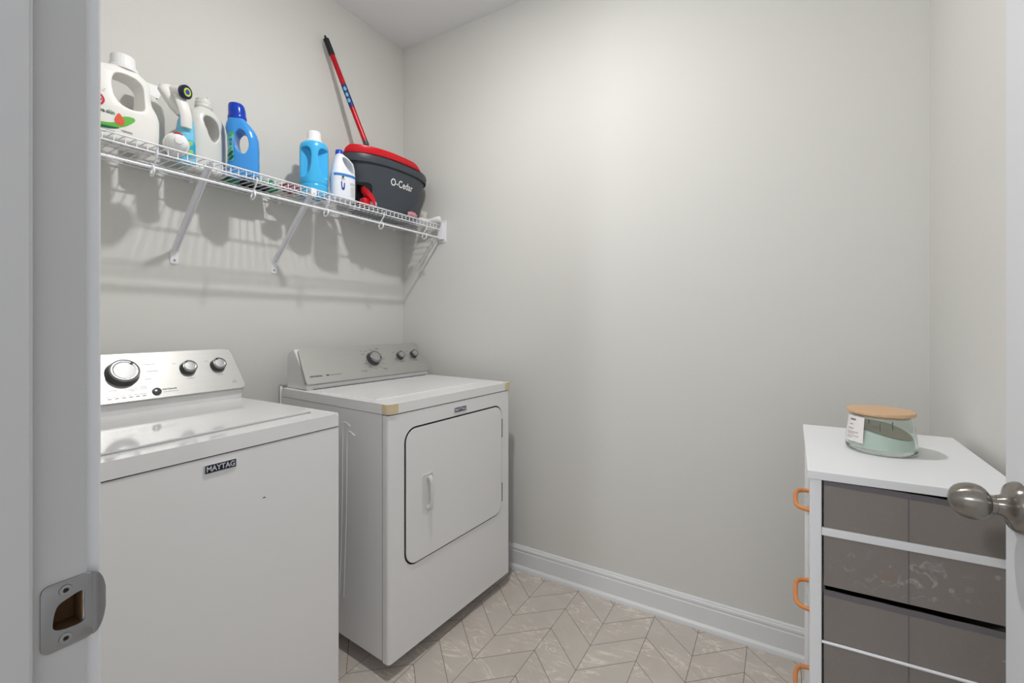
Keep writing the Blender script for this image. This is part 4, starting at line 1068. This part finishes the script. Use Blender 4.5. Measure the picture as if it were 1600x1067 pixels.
def candle():
    o = thing('candle_jar', 'pale green glass candle jar with flat wooden lid', 'candle', (2.052, -0.553, 0.8944), R(20))
    R0 = .066; Hh = .086
    out = [(.0001, .0), (R0 - .008, .0), (R0 - .001, .004), (R0, .010), (R0 - .001, .03), (R0 - .006, .07), (R0 - .009, .084), (R0 - .006, Hh)]
    inn = [(R0 - .0095, Hh), (R0 - .0125, .084), (R0 - .0095, .07), (R0 - .0045, .03), (R0 - .005, .014), (R0 - .016, .009), (.0001, .008)]
    b = BM(); lathe(b, out + inn, 64); obj('glass', b, M['glass'], o, ang=60)
    b = BM(); n = 64; rings = []
    def top(a): return .050 + .013 * math.cos(a - R(125)) + .002 * math.sin(2 * a)
    for r, f in ((.02, 0), (R0 - .017, 0), (R0 - .0055, .06), (R0 - .0050, .3), (R0 - .0058, .6), (R0 - .0085, 1.0), (R0 - .022, .94), (.03, .86), (.002, .84)):
        rings.append([(r * math.cos(2 * math.pi * i / n), r * math.sin(2 * math.pi * i / n), .0092 + (top(2 * math.pi * i / n) - .0092) * f) for i in range(n)])
    loft(b, rings); w = obj('wax', b, M['wax'], o, ang=70)
    b = BM(); rings = []
    for r, dz in ((R0 - .010, .0005), (R0 - .018, .001), (.03, .0008), (.002, .0005)):
        rings.append([(.001 + r * .97 * math.cos(2 * math.pi * i / n), r * .97 * math.sin(2 * math.pi * i / n), .0092 + (top(2 * math.pi * i / n) - .0092) * (.97 if r > .05 else .93 if r > .035 else .86) + dz + .001) for i in range(n)])
    loft(b, rings); obj('burnt_wax', b, M['wax_brown'], w, ang=70)
    for a in (0, 120, 240):
        b = BM(); tube(b, [(.025 * math.cos(R(a)), .025 * math.sin(R(a)), .045), (.025 * math.cos(R(a)), .025 * math.sin(R(a)), .066)], .0012, 6); obj('wick', b, M['ink'], w)
    b = BM(); lathe(b, [(.0001, .080), (.053, .080), (.053, Hh + .0005), (.0622, Hh + .0005), (.0632, Hh + .002), (.0632, Hh + .006), (.0622, Hh + .008), (.0001, Hh + .008)], 64); obj('lid', b, M['bamboo'], o, ang=40)
    # white sticker wrapped on the doorway side, to the left
    b = BM(); a0, a1 = R(168), R(214); nn = 14; V = []
    for z in (.022, .04, .06, .080):
        rr = R0 + .0006 - (0 if z < .03 else .0055 * (z - .03) / .045)
        V.append([b.verts.new((rr * math.cos(a0 + (a1 - a0) * i / nn), rr * math.sin(a0 + (a1 - a0) * i / nn), z)) for i in range(nn + 1)])
    for p, q in zip(V, V[1:]):
        for i in range(nn): b.faces.new((p[i], p[i + 1], q[i + 1], q[i]))
    L = obj('label', b, M['paper'], o, ang=60, label='white paper label')
    b = BM()
    for z, f0, f1, h in ((.07, .3, .62, .004), (.06, .3, .5, .0016), (.05, .2, .55, .0016), (.043, .2, .8, .0012), (.039, .2, .62, .0014), (.034, .2, .85, .0010), (.030, .2, .5, .001)):
        for i in range(6):
            t0 = a0 + (a1 - a0) * (f0 + (f1 - f0) * i / 6); t1 = a0 + (a1 - a0) * (f0 + (f1 - f0) * (i + .8) / 6)
            rr = R0 + .0011 - (0 if z < .03 else .0055 * (z - .03) / .045)
            b.faces.new([b.verts.new((rr * math.cos(t), rr * math.sin(t), zz)) for t, zz in ((t0, z), (t1, z), (t1, z + h), (t0, z + h))])
    obj('lettering', b, M['ink_light'], L, smooth=False)
candle()
